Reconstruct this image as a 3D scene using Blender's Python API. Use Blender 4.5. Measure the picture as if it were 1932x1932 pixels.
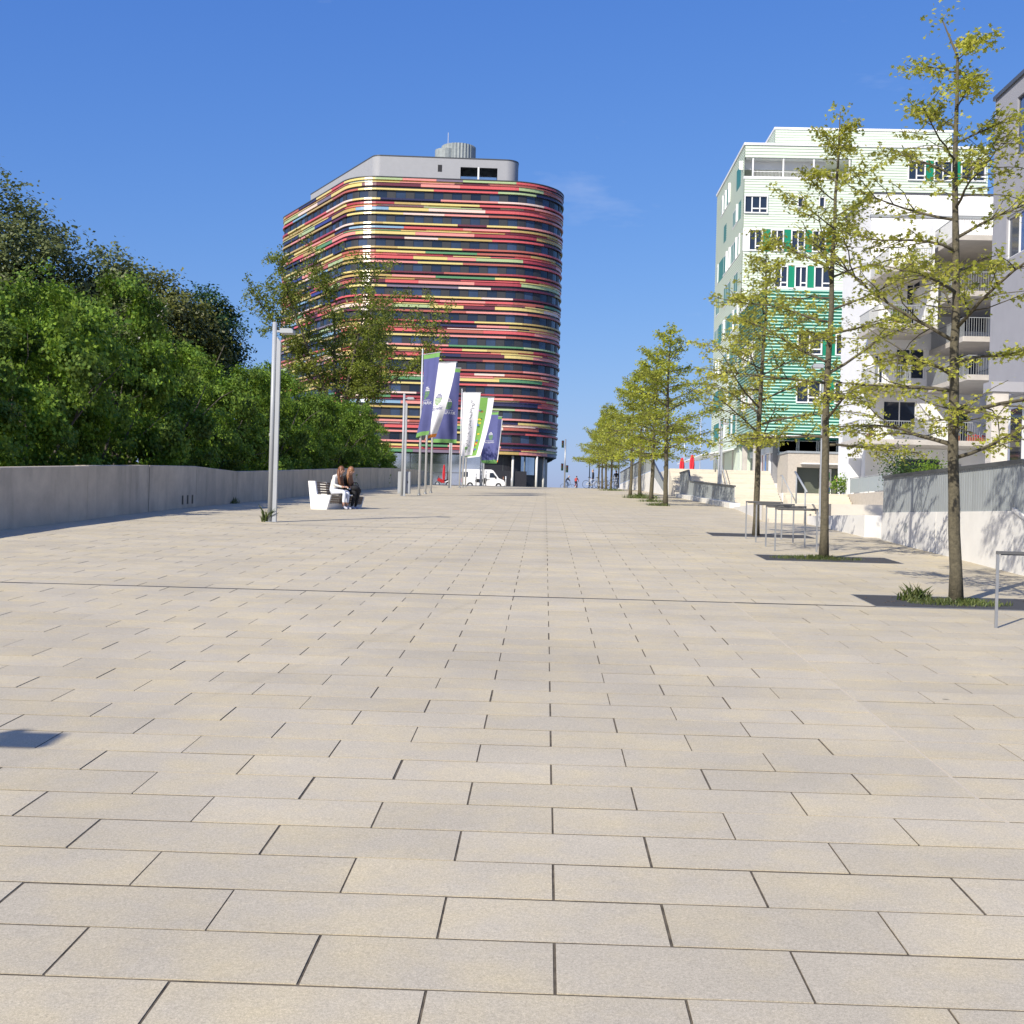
import bpy, math, random
import numpy as np
from mathutils import Matrix, Vector
PI = math.pi
rad = math.radians
for o in list(bpy.data.objects):
    bpy.data.objects.remove(o)
scene = bpy.context.scene
C = scene.collection

# ------------------------------------------------------------------ camera
# the camera stands on the sloping plaza; z = 0 is its eye level, +Y runs up the plaza
YAW, ROLL, PITCH = math.atan(60 / 2318), rad(1.5), math.atan(7.4 / 2318)
fw = Vector((-math.sin(YAW) * math.cos(PITCH), math.cos(YAW) * math.cos(PITCH), math.sin(PITCH)))
rt0 = Vector((math.cos(YAW), math.sin(YAW), 0))
up0 = rt0.cross(fw)
rt = rt0 * math.cos(ROLL) + up0 * math.sin(ROLL)
up = up0 * math.cos(ROLL) - rt0 * math.sin(ROLL)
cam = bpy.data.cameras.new('camera')
cam.sensor_width = 36
cam.lens = 36 * 2318 / 1932
cam.clip_start = 0.1
cam.clip_end = 20000
camo = bpy.data.objects.new('camera', cam)
camo.matrix_world = Matrix(((rt.x, up.x, -fw.x, 0), (rt.y, up.y, -fw.y, 0), (rt.z, up.z, -fw.z, 0), (0, 0, 0, 1)))
C.objects.link(camo)
scene.camera = camo

# ------------------------------------------------------------------ sky and sun
SUN_EL = rad(36)
SUN_AZ = (-0.58, -0.815)                       # towards the sun, seen from above
world = bpy.data.worlds.new('World')
scene.world = world
world.use_nodes = True
wn = world.node_tree
wn.nodes.clear()
sky = wn.nodes.new('ShaderNodeTexSky')
sky.sky_type = 'NISHITA'
sky.sun_disc = False
sky.sun_elevation = SUN_EL
sky.sun_rotation = math.atan2(SUN_AZ[0], SUN_AZ[1])
sky.altitude = 0
sky.air_density = 1.0
sky.dust_density = 1.0
sky.ozone_density = 6.0
bg = wn.nodes.new('ShaderNodeBackground')
bg.inputs['Strength'].default_value = 0.1
wo = wn.nodes.new('ShaderNodeOutputWorld')
# the whole sky graded evenly towards the camera's deeper blue
sep = wn.nodes.new('ShaderNodeSeparateColor'); com = wn.nodes.new('ShaderNodeCombineColor')
wn.links.new(sky.outputs[0], sep.inputs[0])
for ch, (gm, kk) in enumerate(((1.108, 0.707), (0.831, 1.076), (0.459, 2.84))):
    pw = wn.nodes.new('ShaderNodeMath'); pw.operation = 'POWER'; pw.inputs[1].default_value = gm
    ml = wn.nodes.new('ShaderNodeMath'); ml.operation = 'MULTIPLY'; ml.inputs[1].default_value = kk
    wn.links.new(sep.outputs[ch], pw.inputs[0]); wn.links.new(pw.outputs[0], ml.inputs[0]); wn.links.new(ml.outputs[0], com.inputs[ch])
# a few faint wisps of cloud, thinly spread over the whole sky
wtc = wn.nodes.new('ShaderNodeTexCoord'); wmp = wn.nodes.new('ShaderNodeMapping'); wmp.inputs['Scale'].default_value = (2.2, 2.2, 7.5)
wmp.inputs['Location'].default_value = (1.505, 5.717, 5.123)
wns = wn.nodes.new('ShaderNodeTexNoise'); wns.inputs['Scale'].default_value = 2.4; wns.inputs['Detail'].default_value = 7; wns.inputs['Roughness'].default_value = 0.58
wmr = wn.nodes.new('ShaderNodeMapRange'); wmr.inputs['From Min'].default_value = 0.62; wmr.inputs['From Max'].default_value = 0.82; wmr.inputs['To Max'].default_value = 0.19
wmx = wn.nodes.new('ShaderNodeMix'); wmx.data_type = 'RGBA'; wmx.inputs['B'].default_value = (7.5, 7.6, 8.0, 1)
wn.links.new(wtc.outputs['Generated'], wmp.inputs['Vector']); wn.links.new(wmp.outputs[0], wns.inputs['Vector']); wn.links.new(wns.outputs[0], wmr.inputs['Value'])
wn.links.new(wmr.outputs[0], wmx.inputs['Factor']); wn.links.new(com.outputs[0], wmx.inputs['A'])
wn.links.new(wmx.outputs['Result'], bg.inputs['Color'])
wn.links.new(bg.outputs[0], wo.inputs['Surface'])

sun = bpy.data.lights.new('sun', 'SUN')
sun.energy = 4.6
sun.angle = rad(0.53)
sun.color = (1.0, 0.94, 0.83)
suno = bpy.data.objects.new('sun', sun)
sd = Vector((SUN_AZ[0] * math.cos(SUN_EL), SUN_AZ[1] * math.cos(SUN_EL), math.sin(SUN_EL))).normalized()
suno.rotation_euler = sd.to_track_quat('Z', 'Y').to_euler()
suno.location = sd * 200
C.objects.link(suno)

scene.view_settings.view_transform = 'Standard'
scene.view_settings.look = 'None'
scene.view_settings.gamma = 1
scene.view_settings.exposure = 0.36
scene.view_settings.use_curve_mapping = False

# ------------------------------------------------------------------ materials
def lin(r, g, b):
    f = lambda c: (c / 255 / 12.92) if c / 255 <= 0.04045 else ((c / 255 + 0.055) / 1.055) ** 2.4
    return (f(r), f(g), f(b))

MATS = {}
def mat(name, col, rough=0.6, var=0.12, scale=4.0, bump=0.0, bscale=60.0, metal=0.0, spec=0.5, rnd=0.0, coat=0.0, stain=None):
    """plain painted / mineral surface: base colour with uneven wear, optional fine relief"""
    if name in MATS:
        return MATS[name]
    m = bpy.data.materials.new(name)
    m.use_nodes = True
    nt = m.node_tree
    b = nt.nodes['Principled BSDF']
    b.inputs['Roughness'].default_value = rough
    b.inputs['Metallic'].default_value = metal
    b.inputs['Specular IOR Level'].default_value = spec
    b.inputs['Coat Weight'].default_value = coat
    tc = nt.nodes.new('ShaderNodeNewGeometry')
    src = tc.outputs['Position']
    if var > 0 or rnd > 0:
        n = nt.nodes.new('ShaderNodeTexNoise')
        n.inputs['Scale'].default_value = scale
        n.inputs['Detail'].default_value = 6
        n.inputs['Roughness'].default_value = 0.65
        nt.links.new(src, n.inputs['Vector'])
        mr = nt.nodes.new('ShaderNodeMapRange')
        mr.inputs['From Min'].default_value = 0.3
        mr.inputs['From Max'].default_value = 0.7
        mr.inputs['To Min'].default_value = 1 - var
        mr.inputs['To Max'].default_value = 1 + var
        nt.links.new(n.outputs[0], mr.inputs['Value'])
        val = mr.outputs[0]
        if rnd > 0:
            oi = nt.nodes.new('ShaderNodeObjectInfo')
            gi = nt.nodes.new('ShaderNodeNewGeometry')
            ad = nt.nodes.new('ShaderNodeMath'); ad.operation = 'ADD'
            nt.links.new(oi.outputs['Random'], ad.inputs[0]); nt.links.new(gi.outputs['Random Per Island'], ad.inputs[1])
            fr = nt.nodes.new('ShaderNodeMath'); fr.operation = 'FRACT'
            nt.links.new(ad.outputs[0], fr.inputs[0])
            m2 = nt.nodes.new('ShaderNodeMapRange')
            m2.inputs['To Min'].default_value = 1 - rnd
            m2.inputs['To Max'].default_value = 1 + rnd
            nt.links.new(fr.outputs[0], m2.inputs['Value'])
            mu = nt.nodes.new('ShaderNodeMath'); mu.operation = 'MULTIPLY'
            nt.links.new(val, mu.inputs[0]); nt.links.new(m2.outputs[0], mu.inputs[1])
            val = mu.outputs[0]
        mx = nt.nodes.new('ShaderNodeMix'); mx.data_type = 'RGBA'; mx.blend_type = 'MULTIPLY'
        mx.inputs['Factor'].default_value = 1
        mx.inputs['A'].default_value = (*col, 1)
        nt.links.new(val, mx.inputs['B'])
        cout = mx.outputs['Result']
        if stain:
            n2 = nt.nodes.new('ShaderNodeTexNoise'); n2.inputs['Scale'].default_value = 1.0; n2.inputs['Detail'].default_value = 5
            mp = nt.nodes.new('ShaderNodeMapping'); mp.inputs['Scale'].default_value = stain[1]
            nt.links.new(src, mp.inputs['Vector']); nt.links.new(mp.outputs[0], n2.inputs['Vector'])
            m3 = nt.nodes.new('ShaderNodeMapRange'); m3.inputs['From Min'].default_value = stain[2]; m3.inputs['From Max'].default_value = stain[3]
            m3.inputs['To Min'].default_value = 0; m3.inputs['To Max'].default_value = stain[4]
            nt.links.new(n2.outputs[0], m3.inputs['Value'])
            mx2 = nt.nodes.new('ShaderNodeMix'); mx2.data_type = 'RGBA'
            nt.links.new(m3.outputs[0], mx2.inputs['Factor']); nt.links.new(cout, mx2.inputs['A']); mx2.inputs['B'].default_value = (*stain[0], 1)
            cout = mx2.outputs['Result']
        nt.links.new(cout, b.inputs['Base Color'])
    else:
        b.inputs['Base Color'].default_value = (*col, 1)
    if bump > 0:
        n = nt.nodes.new('ShaderNodeTexNoise')
        n.inputs['Scale'].default_value = bscale
        n.inputs['Detail'].default_value = 4
        nt.links.new(src, n.inputs['Vector'])
        bp = nt.nodes.new('ShaderNodeBump')
        bp.inputs['Strength'].default_value = bump
        bp.inputs['Distance'].default_value = 0.01
        nt.links.new(n.outputs[0], bp.inputs['Height'])
        nt.links.new(bp.outputs[0], b.inputs['Normal'])
    MATS[name] = m
    return m

def leafmat(name, col, col2, trans=0.35, rough=0.5, wob=0.35):
    m = bpy.data.materials.new(name); m.use_nodes = True
    nt = m.node_tree
    b = nt.nodes['Principled BSDF']
    b.inputs['Roughness'].default_value = rough
    gi = nt.nodes.new('ShaderNodeNewGeometry')
    ramp = nt.nodes.new('ShaderNodeMix'); ramp.data_type = 'RGBA'
    ramp.inputs['A'].default_value = (*col, 1); ramp.inputs['B'].default_value = (*col2, 1)
    nt.links.new(gi.outputs['Random Per Island'], ramp.inputs['Factor'])
    n = nt.nodes.new('ShaderNodeTexNoise'); n.inputs['Scale'].default_value = 0.9; n.inputs['Detail'].default_value = 3
    nt.links.new(gi.outputs['Position'], n.inputs['Vector'])
    mr = nt.nodes.new('ShaderNodeMapRange')
    mr.inputs['From Min'].default_value = 0.3; mr.inputs['From Max'].default_value = 0.7
    mr.inputs['To Min'].default_value = 1 - wob; mr.inputs['To Max'].default_value = 1 + wob
    nt.links.new(n.outputs[0], mr.inputs['Value'])
    mx = nt.nodes.new('ShaderNodeMix'); mx.data_type = 'RGBA'; mx.blend_type = 'MULTIPLY'; mx.inputs['Factor'].default_value = 1
    nt.links.new(ramp.outputs['Result'], mx.inputs['A']); nt.links.new(mr.outputs[0], mx.inputs['B'])
    nt.links.new(mx.outputs['Result'], b.inputs['Base Color'])
    t = nt.nodes.new('ShaderNodeBsdfTranslucent')
    nt.links.new(mx.outputs['Result'], t.inputs['Color'])
    ms = nt.nodes.new('ShaderNodeMixShader'); ms.inputs[0].default_value = trans
    nt.links.new(b.outputs[0], ms.inputs[1]); nt.links.new(t.outputs[0], ms.inputs[2])
    nt.links.new(ms.outputs[0], nt.nodes['Material Output'].inputs['Surface'])
    return m

def glass(name, col, rough=0.04, spec=0.8, var=0.0):
    return mat(name, col, rough=rough, var=var, scale=0.4, spec=spec)

M = {}
M['concrete'] = mat('wall_concrete', (0.50, 0.435, 0.335), 0.85, 0.16, 1.6, 0.35, 45, rnd=0.05, stain=((0.17, 0.15, 0.125), (1.7, 1.7, 0.28), 0.5, 0.8, 0.6))
M['white_conc'] = mat('white_concrete', (0.70, 0.685, 0.645), 0.8, 0.07, 1.3, 0.2, 60)
M['cream'] = mat('cream_stone', (0.60, 0.545, 0.44), 0.75, 0.06, 3, 0.15, 60, rnd=0.07)
M['beige_wall'] = mat('beige_exposed_concrete', (0.46, 0.41, 0.34), 0.85, 0.1, 6, 0.4, 40)
M['white_paint'] = mat('white_render', (0.78, 0.78, 0.77), 0.8, 0.04, 0.7)
M['slabc'] = mat('balcony_concrete', (0.48, 0.45, 0.41), 0.8, 0.1, 1.5, 0.2, 40)
M['grey_render'] = mat('grey_render', (0.30, 0.30, 0.325), 0.85, 0.05, 0.8, 0.15, 80)
M['grey_metal'] = mat('painted_grey_steel', (0.30, 0.32, 0.33), 0.45, 0.06, 3, rnd=0.05)
M['rail_grey'] = mat('railing_grey_slats', (0.30, 0.325, 0.33), 0.5, 0.05, 3, rnd=0.07)
M['dark_rail'] = mat('dark_handrail', (0.07, 0.075, 0.08), 0.4, 0.08, 5)
M['pole'] = mat('lamp_steel', (0.37, 0.385, 0.40), 0.5, 0.05, 2.5, metal=0.1)
M['galv'] = mat('galvanised_steel', (0.36, 0.37, 0.38), 0.42, 0.12, 9, metal=0.6)
M['alu'] = mat('flagpole_aluminium', (0.62, 0.63, 0.64), 0.35, 0.04, 3, metal=0.3)
M['black'] = mat('black_plastic', (0.012, 0.012, 0.014), 0.5, 0.1, 8)
M['rubber'] = mat('tyre_rubber', (0.02, 0.02, 0.02), 0.8, 0.1, 30)
M['glass'] = glass('dark_window_glass', (0.018, 0.026, 0.045))
M['glass2'] = glass('grey_window_glass', (0.05, 0.065, 0.09), 0.06)
M['frame_white'] = mat('white_frame', (0.8, 0.8, 0.79), 0.4, 0.02, 3)
M['bark'] = mat('bark', (0.095, 0.082, 0.052), 0.9, 0.4, 22, 0.9, 55)
M['bark_grey'] = mat('bark_grey', (0.10, 0.085, 0.065), 0.9, 0.35, 6, 0.8, 30)
M['birch_bark'] = mat('birch_bark', (0.5, 0.48, 0.43), 0.8, 0.3, 5)
M['red'] = mat('red_cloth', (0.55, 0.02, 0.03), 0.8, 0.1, 6)
M['redpaint'] = mat('red_paint', (0.5, 0.015, 0.02), 0.25, 0.03, 6, coat=0.5)
M['vanwhite'] = mat('van_white_paint', (0.78, 0.78, 0.78), 0.25, 0.03, 1.0, coat=0.6)
M['grit'] = mat('dark_tree_pit_grit', (0.055, 0.055, 0.058), 0.9, 0.4, 60, 0.8, 120)
M['skin'] = mat('skin', (0.52, 0.30, 0.21), 0.55, 0.05, 10)

# ------------------------------------------------------------------ mesh builders
def link(o, parent=None):
    C.objects.link(o)
    if parent is not None:
        o.parent = parent
    return o

def tag(o, label=None, cat=None, group=None, kind=None):
    if label: o['label'] = label
    if cat: o['category'] = cat
    if group: o['group'] = group
    if kind: o['kind'] = kind
    return o

def thing(name, label, cat, loc=(0, 0, 0), rz=0.0, group=None):
    o = bpy.data.objects.new(name, None)
    o.empty_display_size = 0.2
    o.location = loc
    o.rotation_euler = (0, 0, rz)
    C.objects.link(o)
    return tag(o, label, cat, group)

def copy_tree(o, parent=None):
    c = o.copy()
    C.objects.link(c)
    if parent is not None:
        c.parent = parent
    for ch in o.children:
        copy_tree(ch, c)
    return c

class MB:
    def __init__(s):
        s.v = []; s.f = []; s.m = []
    def add(s, vs, fs, mi=0):
        k = len(s.v)
        s.v.extend([tuple(p) for p in vs])
        for f in fs:
            s.f.append(tuple(i + k for i in f)); s.m.append(mi)
        return s
    def box(s, x0, x1, y0, y1, z0, z1, mi=0):
        vs = [(x0, y0, z0), (x1, y0, z0), (x1, y1, z0), (x0, y1, z0), (x0, y0, z1), (x1, y0, z1), (x1, y1, z1), (x0, y1, z1)]
        return s.add(vs, [(3, 2, 1, 0), (4, 5, 6, 7), (0, 1, 5, 4), (1, 2, 6, 5), (2, 3, 7, 6), (3, 0, 4, 7)], mi)
    def bbox(s, x0, x1, y0, y1, z0, z1, b=0.01, mi=0):
        """box with chamfered vertical and top edges"""
        def ring(i, z): return [(x0 + i, y0, z), (x1 - i, y0, z), (x1, y0 + i, z), (x1, y1 - i, z), (x1 - i, y1, z), (x0 + i, y1, z), (x0, y1 - i, z), (x0, y0 + i, z)]
        def ring2(z): return [(x0 + 2*b, y0 + b, z), (x1 - 2*b, y0 + b, z), (x1 - b, y0 + 2*b, z), (x1 - b, y1 - 2*b, z), (x1 - 2*b, y1 - b, z), (x0 + 2*b, y1 - b, z), (x0 + b, y1 - 2*b, z), (x0 + b, y0 + 2*b, z)]
        vs = ring(b, z0) + ring(b, z1 - b) + ring2(z1)
        fs = [tuple(range(7, -1, -1)), tuple(range(16, 24))]
        for r in (0, 8):
            for i in range(8):
                j = (i + 1) % 8
                fs.append((r + i, r + j, r + 8 + j, r + 8 + i))
        return s.add(vs, fs, mi)
    def hexa(s, p, mi=0):
        """8 corner points: bottom ring then top ring"""
        return s.add(p, [(3, 2, 1, 0), (4, 5, 6, 7), (0, 1, 5, 4), (1, 2, 6, 5), (2, 3, 7, 6), (3, 0, 4, 7)], mi)
    def prism(s, poly, ext, mi=0):
        """closed 3-D polygon extruded along vector ext"""
        n = len(poly)
        e = Vector(ext)
        vs = [Vector(p) for p in poly] + [Vector(p) + e for p in poly]
        fs = [tuple(range(n - 1, -1, -1)), tuple(range(n, 2 * n))]
        for i in range(n):
            j = (i + 1) % n
            fs.append((i, j, n + j, n + i))
        return s.add(vs, fs, mi)
    def tube(s, pts, r, n=8, mi=0, cap=True):
        pts = [Vector(p) for p in pts]
        if not hasattr(r, '__len__'):
            r = [r] * len(pts)
        rings = []
        prev = None
        for i, p in enumerate(pts):
            d = (pts[min(i + 1, len(pts) - 1)] - pts[max(i - 1, 0)])
            d = d.normalized() if d.length > 1e-9 else Vector((0, 0, 1))
            a = Vector((1, 0, 0)) if prev is None else prev
            if abs(a.dot(d)) > 0.95 and prev is None:
                a = Vector((0, 1, 0))
            a = (a - d * a.dot(d)).normalized()
            prev = a
            b = d.cross(a)
            rings.append([p + (a * math.cos(2 * PI * k / n) + b * math.sin(2 * PI * k / n)) * r[i] for k in range(n)])
        vs = [q for R in rings for q in R]
        fs = []
        for i in range(len(rings) - 1):
            for k in range(n):
                j = (k + 1) % n
                fs.append((i * n + k, i * n + j, (i + 1) * n + j, (i + 1) * n + k))
        if cap:
            fs.append(tuple(range(n - 1, -1, -1)))
            fs.append(tuple(range((len(rings) - 1) * n, len(rings) * n)))
        return s.add(vs, fs, mi)
    def ball(s, c, r, n=10, m=6, mi=0):
        if not hasattr(r, '__len__'): r = (r, r, r)
        vs = [(c[0], c[1], c[2] - r[2])]
        for i in range(1, m):
            t = PI * i / m
            for k in range(n):
                a = 2 * PI * k / n
                vs.append((c[0] + r[0] * math.sin(t) * math.cos(a), c[1] + r[1] * math.sin(t) * math.sin(a), c[2] - r[2] * math.cos(t)))
        vs.append((c[0], c[1], c[2] + r[2]))
        fs = [(0, 1 + (k + 1) % n, 1 + k) for k in range(n)]
        for i in range(m - 2):
            for k in range(n):
                j = (k + 1) % n
                fs.append((1 + i * n + k, 1 + i * n + j, 1 + (i + 1) * n + j, 1 + (i + 1) * n + k))
        L = len(vs) - 1
        fs += [(L, 1 + (m - 2) * n + k, 1 + (m - 2) * n + (k + 1) % n) for k in range(n)]
        return s.add(vs, fs, mi)
    def build(s, name, mats, parent=None, smooth=False, loc=None):
        me = bpy.data.meshes.new(name)
        me.from_pydata(s.v, [], s.f)
        if not isinstance(mats, (list, tuple)): mats = [mats]
        for q in mats: me.materials.append(q)
        if len(mats) > 1: me.polygons.foreach_set('material_index', s.m)
        if smooth: me.polygons.foreach_set('use_smooth', [True] * len(me.polygons))
        me.update()
        o = bpy.data.objects.new(name, me)
        if loc is not None: o.location = loc
        return link(o, parent)

def bx(name, m, parent, *a, mi=0):
    return MB().box(*a).build(name, m, parent)

def text_mesh(body, size):
    """verts (2-D) and faces of a line of lettering"""
    cu = bpy.data.curves.new('lettering', 'FONT')
    cu.body = body; cu.size = size; cu.align_x = 'CENTER'; cu.align_y = 'CENTER'; cu.resolution_u = 2
    o = bpy.data.objects.new('lettering', cu)
    C.objects.link(o)
    dg = bpy.context.evaluated_depsgraph_get()
    me = bpy.data.meshes.new_from_object(o.evaluated_get(dg))
    vs = [tuple(v.co) for v in me.vertices]; fs = [tuple(p.vertices) for p in me.polygons]
    bpy.data.objects.remove(o); bpy.data.meshes.remove(me)
    return vs, fs

# ------------------------------------------------------------------ plaza profile (height of the plaza along Y)
PROF = [(-80, -5.806), (0, -1.67), (27, -.274), (40, .25), (53, .74), (66, 1.23), (84, 1.86), (105, 2.52), (130, 3.05), (160, 3.5), (200, 3.8), (260, 4.0), (4000, 4.0)]
_px = np.array([p[0] for p in PROF]); _pz = np.array([p[1] for p in PROF])
_m = np.gradient(_pz, _px)
_m[0] = _m[1] = 0.0517; _m[2] = 0.0495; _m[-1] = 0; _m[-2] = 0
def zg(y):
    i = int(np.clip(np.searchsorted(_px, y) - 1, 0, len(_px) - 2))
    h = _px[i + 1] - _px[i]; t = (y - _px[i]) / h
    a = 2*t**3 - 3*t**2 + 1; b = t**3 - 2*t**2 + t; c = -2*t**3 + 3*t**2; d = t**3 - t**2
    return float(a * _pz[i] + b * h * _m[i] + c * _pz[i + 1] + d * h * _m[i + 1])
# ------------------------------------------------------------------ ground
R = random.Random(7)
def grid_sheet(name, xs, ys, zf, m, parent=None, smooth=True):
    vs = [(x, y, zf(x, y)) for y in ys for x in xs]
    n = len(xs)
    fs = [(j * n + i, j * n + i + 1, (j + 1) * n + i + 1, (j + 1) * n + i) for j in range(len(ys) - 1) for i in range(n - 1)]
    me = bpy.data.meshes.new(name); me.from_pydata(vs, [], fs); me.materials.append(m)
    me.polygons.foreach_set('use_smooth', [smooth] * len(me.polygons))
    return link(bpy.data.objects.new(name, me), parent)

def ground_z(x, y):
    top = zg(min(max(y, -79), 3900)) - 0.3
    if x < -10.4:
        t = min(max((y - 70) / 45, 0), 1); t = t * t * (3 - 2 * t)
        return -2.3 * (1 - t) + (top + 0.2) * t
    if x > 7.35 and y < 125:
        return -2.3 if (x > 61.95 or y > 33) else top
    return top if y > -30 else -3.6
m_ground = mat('grassy_earth', (0.075, 0.085, 0.035), 0.95, 0.4, 0.8, 0.6, 12)
g = grid_sheet('ground', [-6000, -800, -120, -40, -20, -12.5, -10.45, -10.35, 0, 7.3, 7.4, 20, 40, 61.9, 62.1, 120, 800, 6000],
               [-6000, -600, -60, -31, -29, -10, 0, 10, 20, 30, 32.9, 33.1, 40, 50, 60, 70, 80, 90, 100, 110, 120, 126, 140, 160, 180, 200, 260, 600, 3000, 9000], ground_z, m_ground, smooth=False)
tag(g, kind='structure')

# ------------------------------------------------------------------ plaza with single paving slabs
def slab_material():
    m = bpy.data.materials.new('paving_slab'); m.use_nodes = True
    nt = m.node_tree; b = nt.nodes['Principled BSDF']; L = nt.links
    b.inputs['Roughness'].default_value = 0.85
    b.inputs['Specular IOR Level'].default_value = 0.3
    geo = nt.nodes.new('ShaderNodeNewGeometry'); oi = nt.nodes.new('ShaderNodeObjectInfo')
    def noise(scale, detail=3, rough=0.6):
        n = nt.nodes.new('ShaderNodeTexNoise'); n.inputs['Scale'].default_value = scale
        n.inputs['Detail'].default_value = detail; n.inputs['Roughness'].default_value = rough
        L.new(geo.outputs['Position'], n.inputs['Vector']); return n.outputs[0]
    def mr(src, a, b_, c, d):
        q = nt.nodes.new('ShaderNodeMapRange'); q.inputs['From Min'].default_value = a; q.inputs['From Max'].default_value = b_
        q.inputs['To Min'].default_value = c; q.inputs['To Max'].default_value = d; L.new(src, q.inputs['Value']); return q.outputs[0]
    def mul(a, b_):
        q = nt.nodes.new('ShaderNodeMath'); q.operation = 'MULTIPLY'; L.new(a, q.inputs[0]); L.new(b_, q.inputs[1]); return q.outputs[0]
    ad = nt.nodes.new('ShaderNodeMath'); ad.operation = 'ADD'
    L.new(oi.outputs['Random'], ad.inputs[0]); L.new(geo.outputs['Random Per Island'], ad.inputs[1])
    fr = nt.nodes.new('ShaderNodeMath'); fr.operation = 'FRACT'; L.new(ad.outputs[0], fr.inputs[0])
    # buff / grey tone of each slab drifts in soft patches
    mx = nt.nodes.new('ShaderNodeMix'); mx.data_type = 'RGBA'
    mx.inputs['A'].default_value = (0.475, 0.42, 0.32, 1); mx.inputs['B'].default_value = (0.535, 0.455, 0.30, 1)
    L.new(mr(noise(2.3, 4, 0.6), 0.42, 0.72, 0, 1), mx.inputs['Factor'])
    v = mul(mr(fr.outputs[0], 0, 1, 0.945, 1.045), mul(mr(noise(260, 2, 0.5), 0.25, 0.75, 0.75, 1.25), mr(noise(95, 2, 0.5), 0.3, 0.7, 0.88, 1.12)))
    v = mul(v, mr(noise(0.55, 5, 0.65), 0.3, 0.7, 0.90, 1.08))
    v = mul(v, mr(noise(5.5, 6, 0.7), 0.66, 0.78, 1.0, 0.80))     # worn dirty patches
    v = mul(v, mr(noise(38, 3, 0.6), 0.70, 0.76, 1.0, 0.72))       # specks of grit
    # faint tyre track sweeping across the plaza
    sx = nt.nodes.new('ShaderNodeSeparateXYZ'); L.new(geo.outputs['Position'], sx.inputs[0])
    def mth(op, a, b_=None):
        q = nt.nodes.new('ShaderNodeMath'); q.operation = op
        for k_, w_ in enumerate((a, b_)):
            if w_ is None: continue
            if hasattr(w_, 'links') or not isinstance(w_, (int, float)): L.new(w_, q.inputs[k_])
            else: q.inputs[k_].default_value = w_
        return q.outputs[0]
    crv = mth('MULTIPLY', mth('POWER', mth('MAXIMUM', mth('SUBTRACT', 18.5, sx.outputs['Y']), 0.0), 1.35), -0.094)
    dd = mth('ABSOLUTE', mth('SUBTRACT', sx.outputs['X'], mth('ADD', crv, 0.05)))
    trk = mth('MULTIPLY', mr(dd, 0.0, 0.07, 0.085, 0.0), mr(noise(1.7, 3), 0.35, 0.6, 0.2, 1.0))
    v = mth('MULTIPLY', v, mth('SUBTRACT', 1.0, trk))
    # small dark specks (gum, grit) here and there
    vo = nt.nodes.new('ShaderNodeTexVoronoi'); vo.inputs['Scale'].default_value = 1.0
    L.new(geo.outputs['Position'], vo.inputs['Vector'])
    v = mul(v, mr(vo.outputs['Distance'], 0.016, 0.03, 0.5, 1.0))
    m2 = nt.nodes.new('ShaderNodeMix'); m2.data_type = 'RGBA'; m2.blend_type = 'MULTIPLY'; m2.inputs['Factor'].default_value = 1
    L.new(mx.outputs['Result'], m2.inputs['A']); L.new(v, m2.inputs['B'])
    L.new(m2.outputs['Result'], b.inputs['Base Color'])
    bp = nt.nodes.new('ShaderNodeBump'); bp.inputs['Strength'].default_value = 0.35; bp.inputs['Distance'].default_value = 0.003
    L.new(noise(420, 2), bp.inputs['Height']); L.new(bp.outputs[0], b.inputs['Normal'])
    return m
M['slab'] = slab_material()
M['joint'] = mat('joint_filling', (0.105, 0.085, 0.058), 0.95, 0.6, 14, 0.6, 200)
M['sand'] = mat('pale_joint_sand', (0.50, 0.44, 0.34), 0.95, 0.12, 30)

XL, XR = -10.3, 7.3
yy = [-30 + 1.0 * i for i in range(0, 136)]
plaza = grid_sheet('plaza', [XL, -5, 0, XR], yy, lambda x, y: zg(y) - 0.003, M['joint'])
tag(plaza, kind='structure')
SLAB_END = 78.2
far = grid_sheet('far_paving', [XL, -5, 0, XR], [SLAB_END + 1.6 * i for i in range(0, 52)], lambda x, y: zg(y), M['slab'], plaza)

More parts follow.
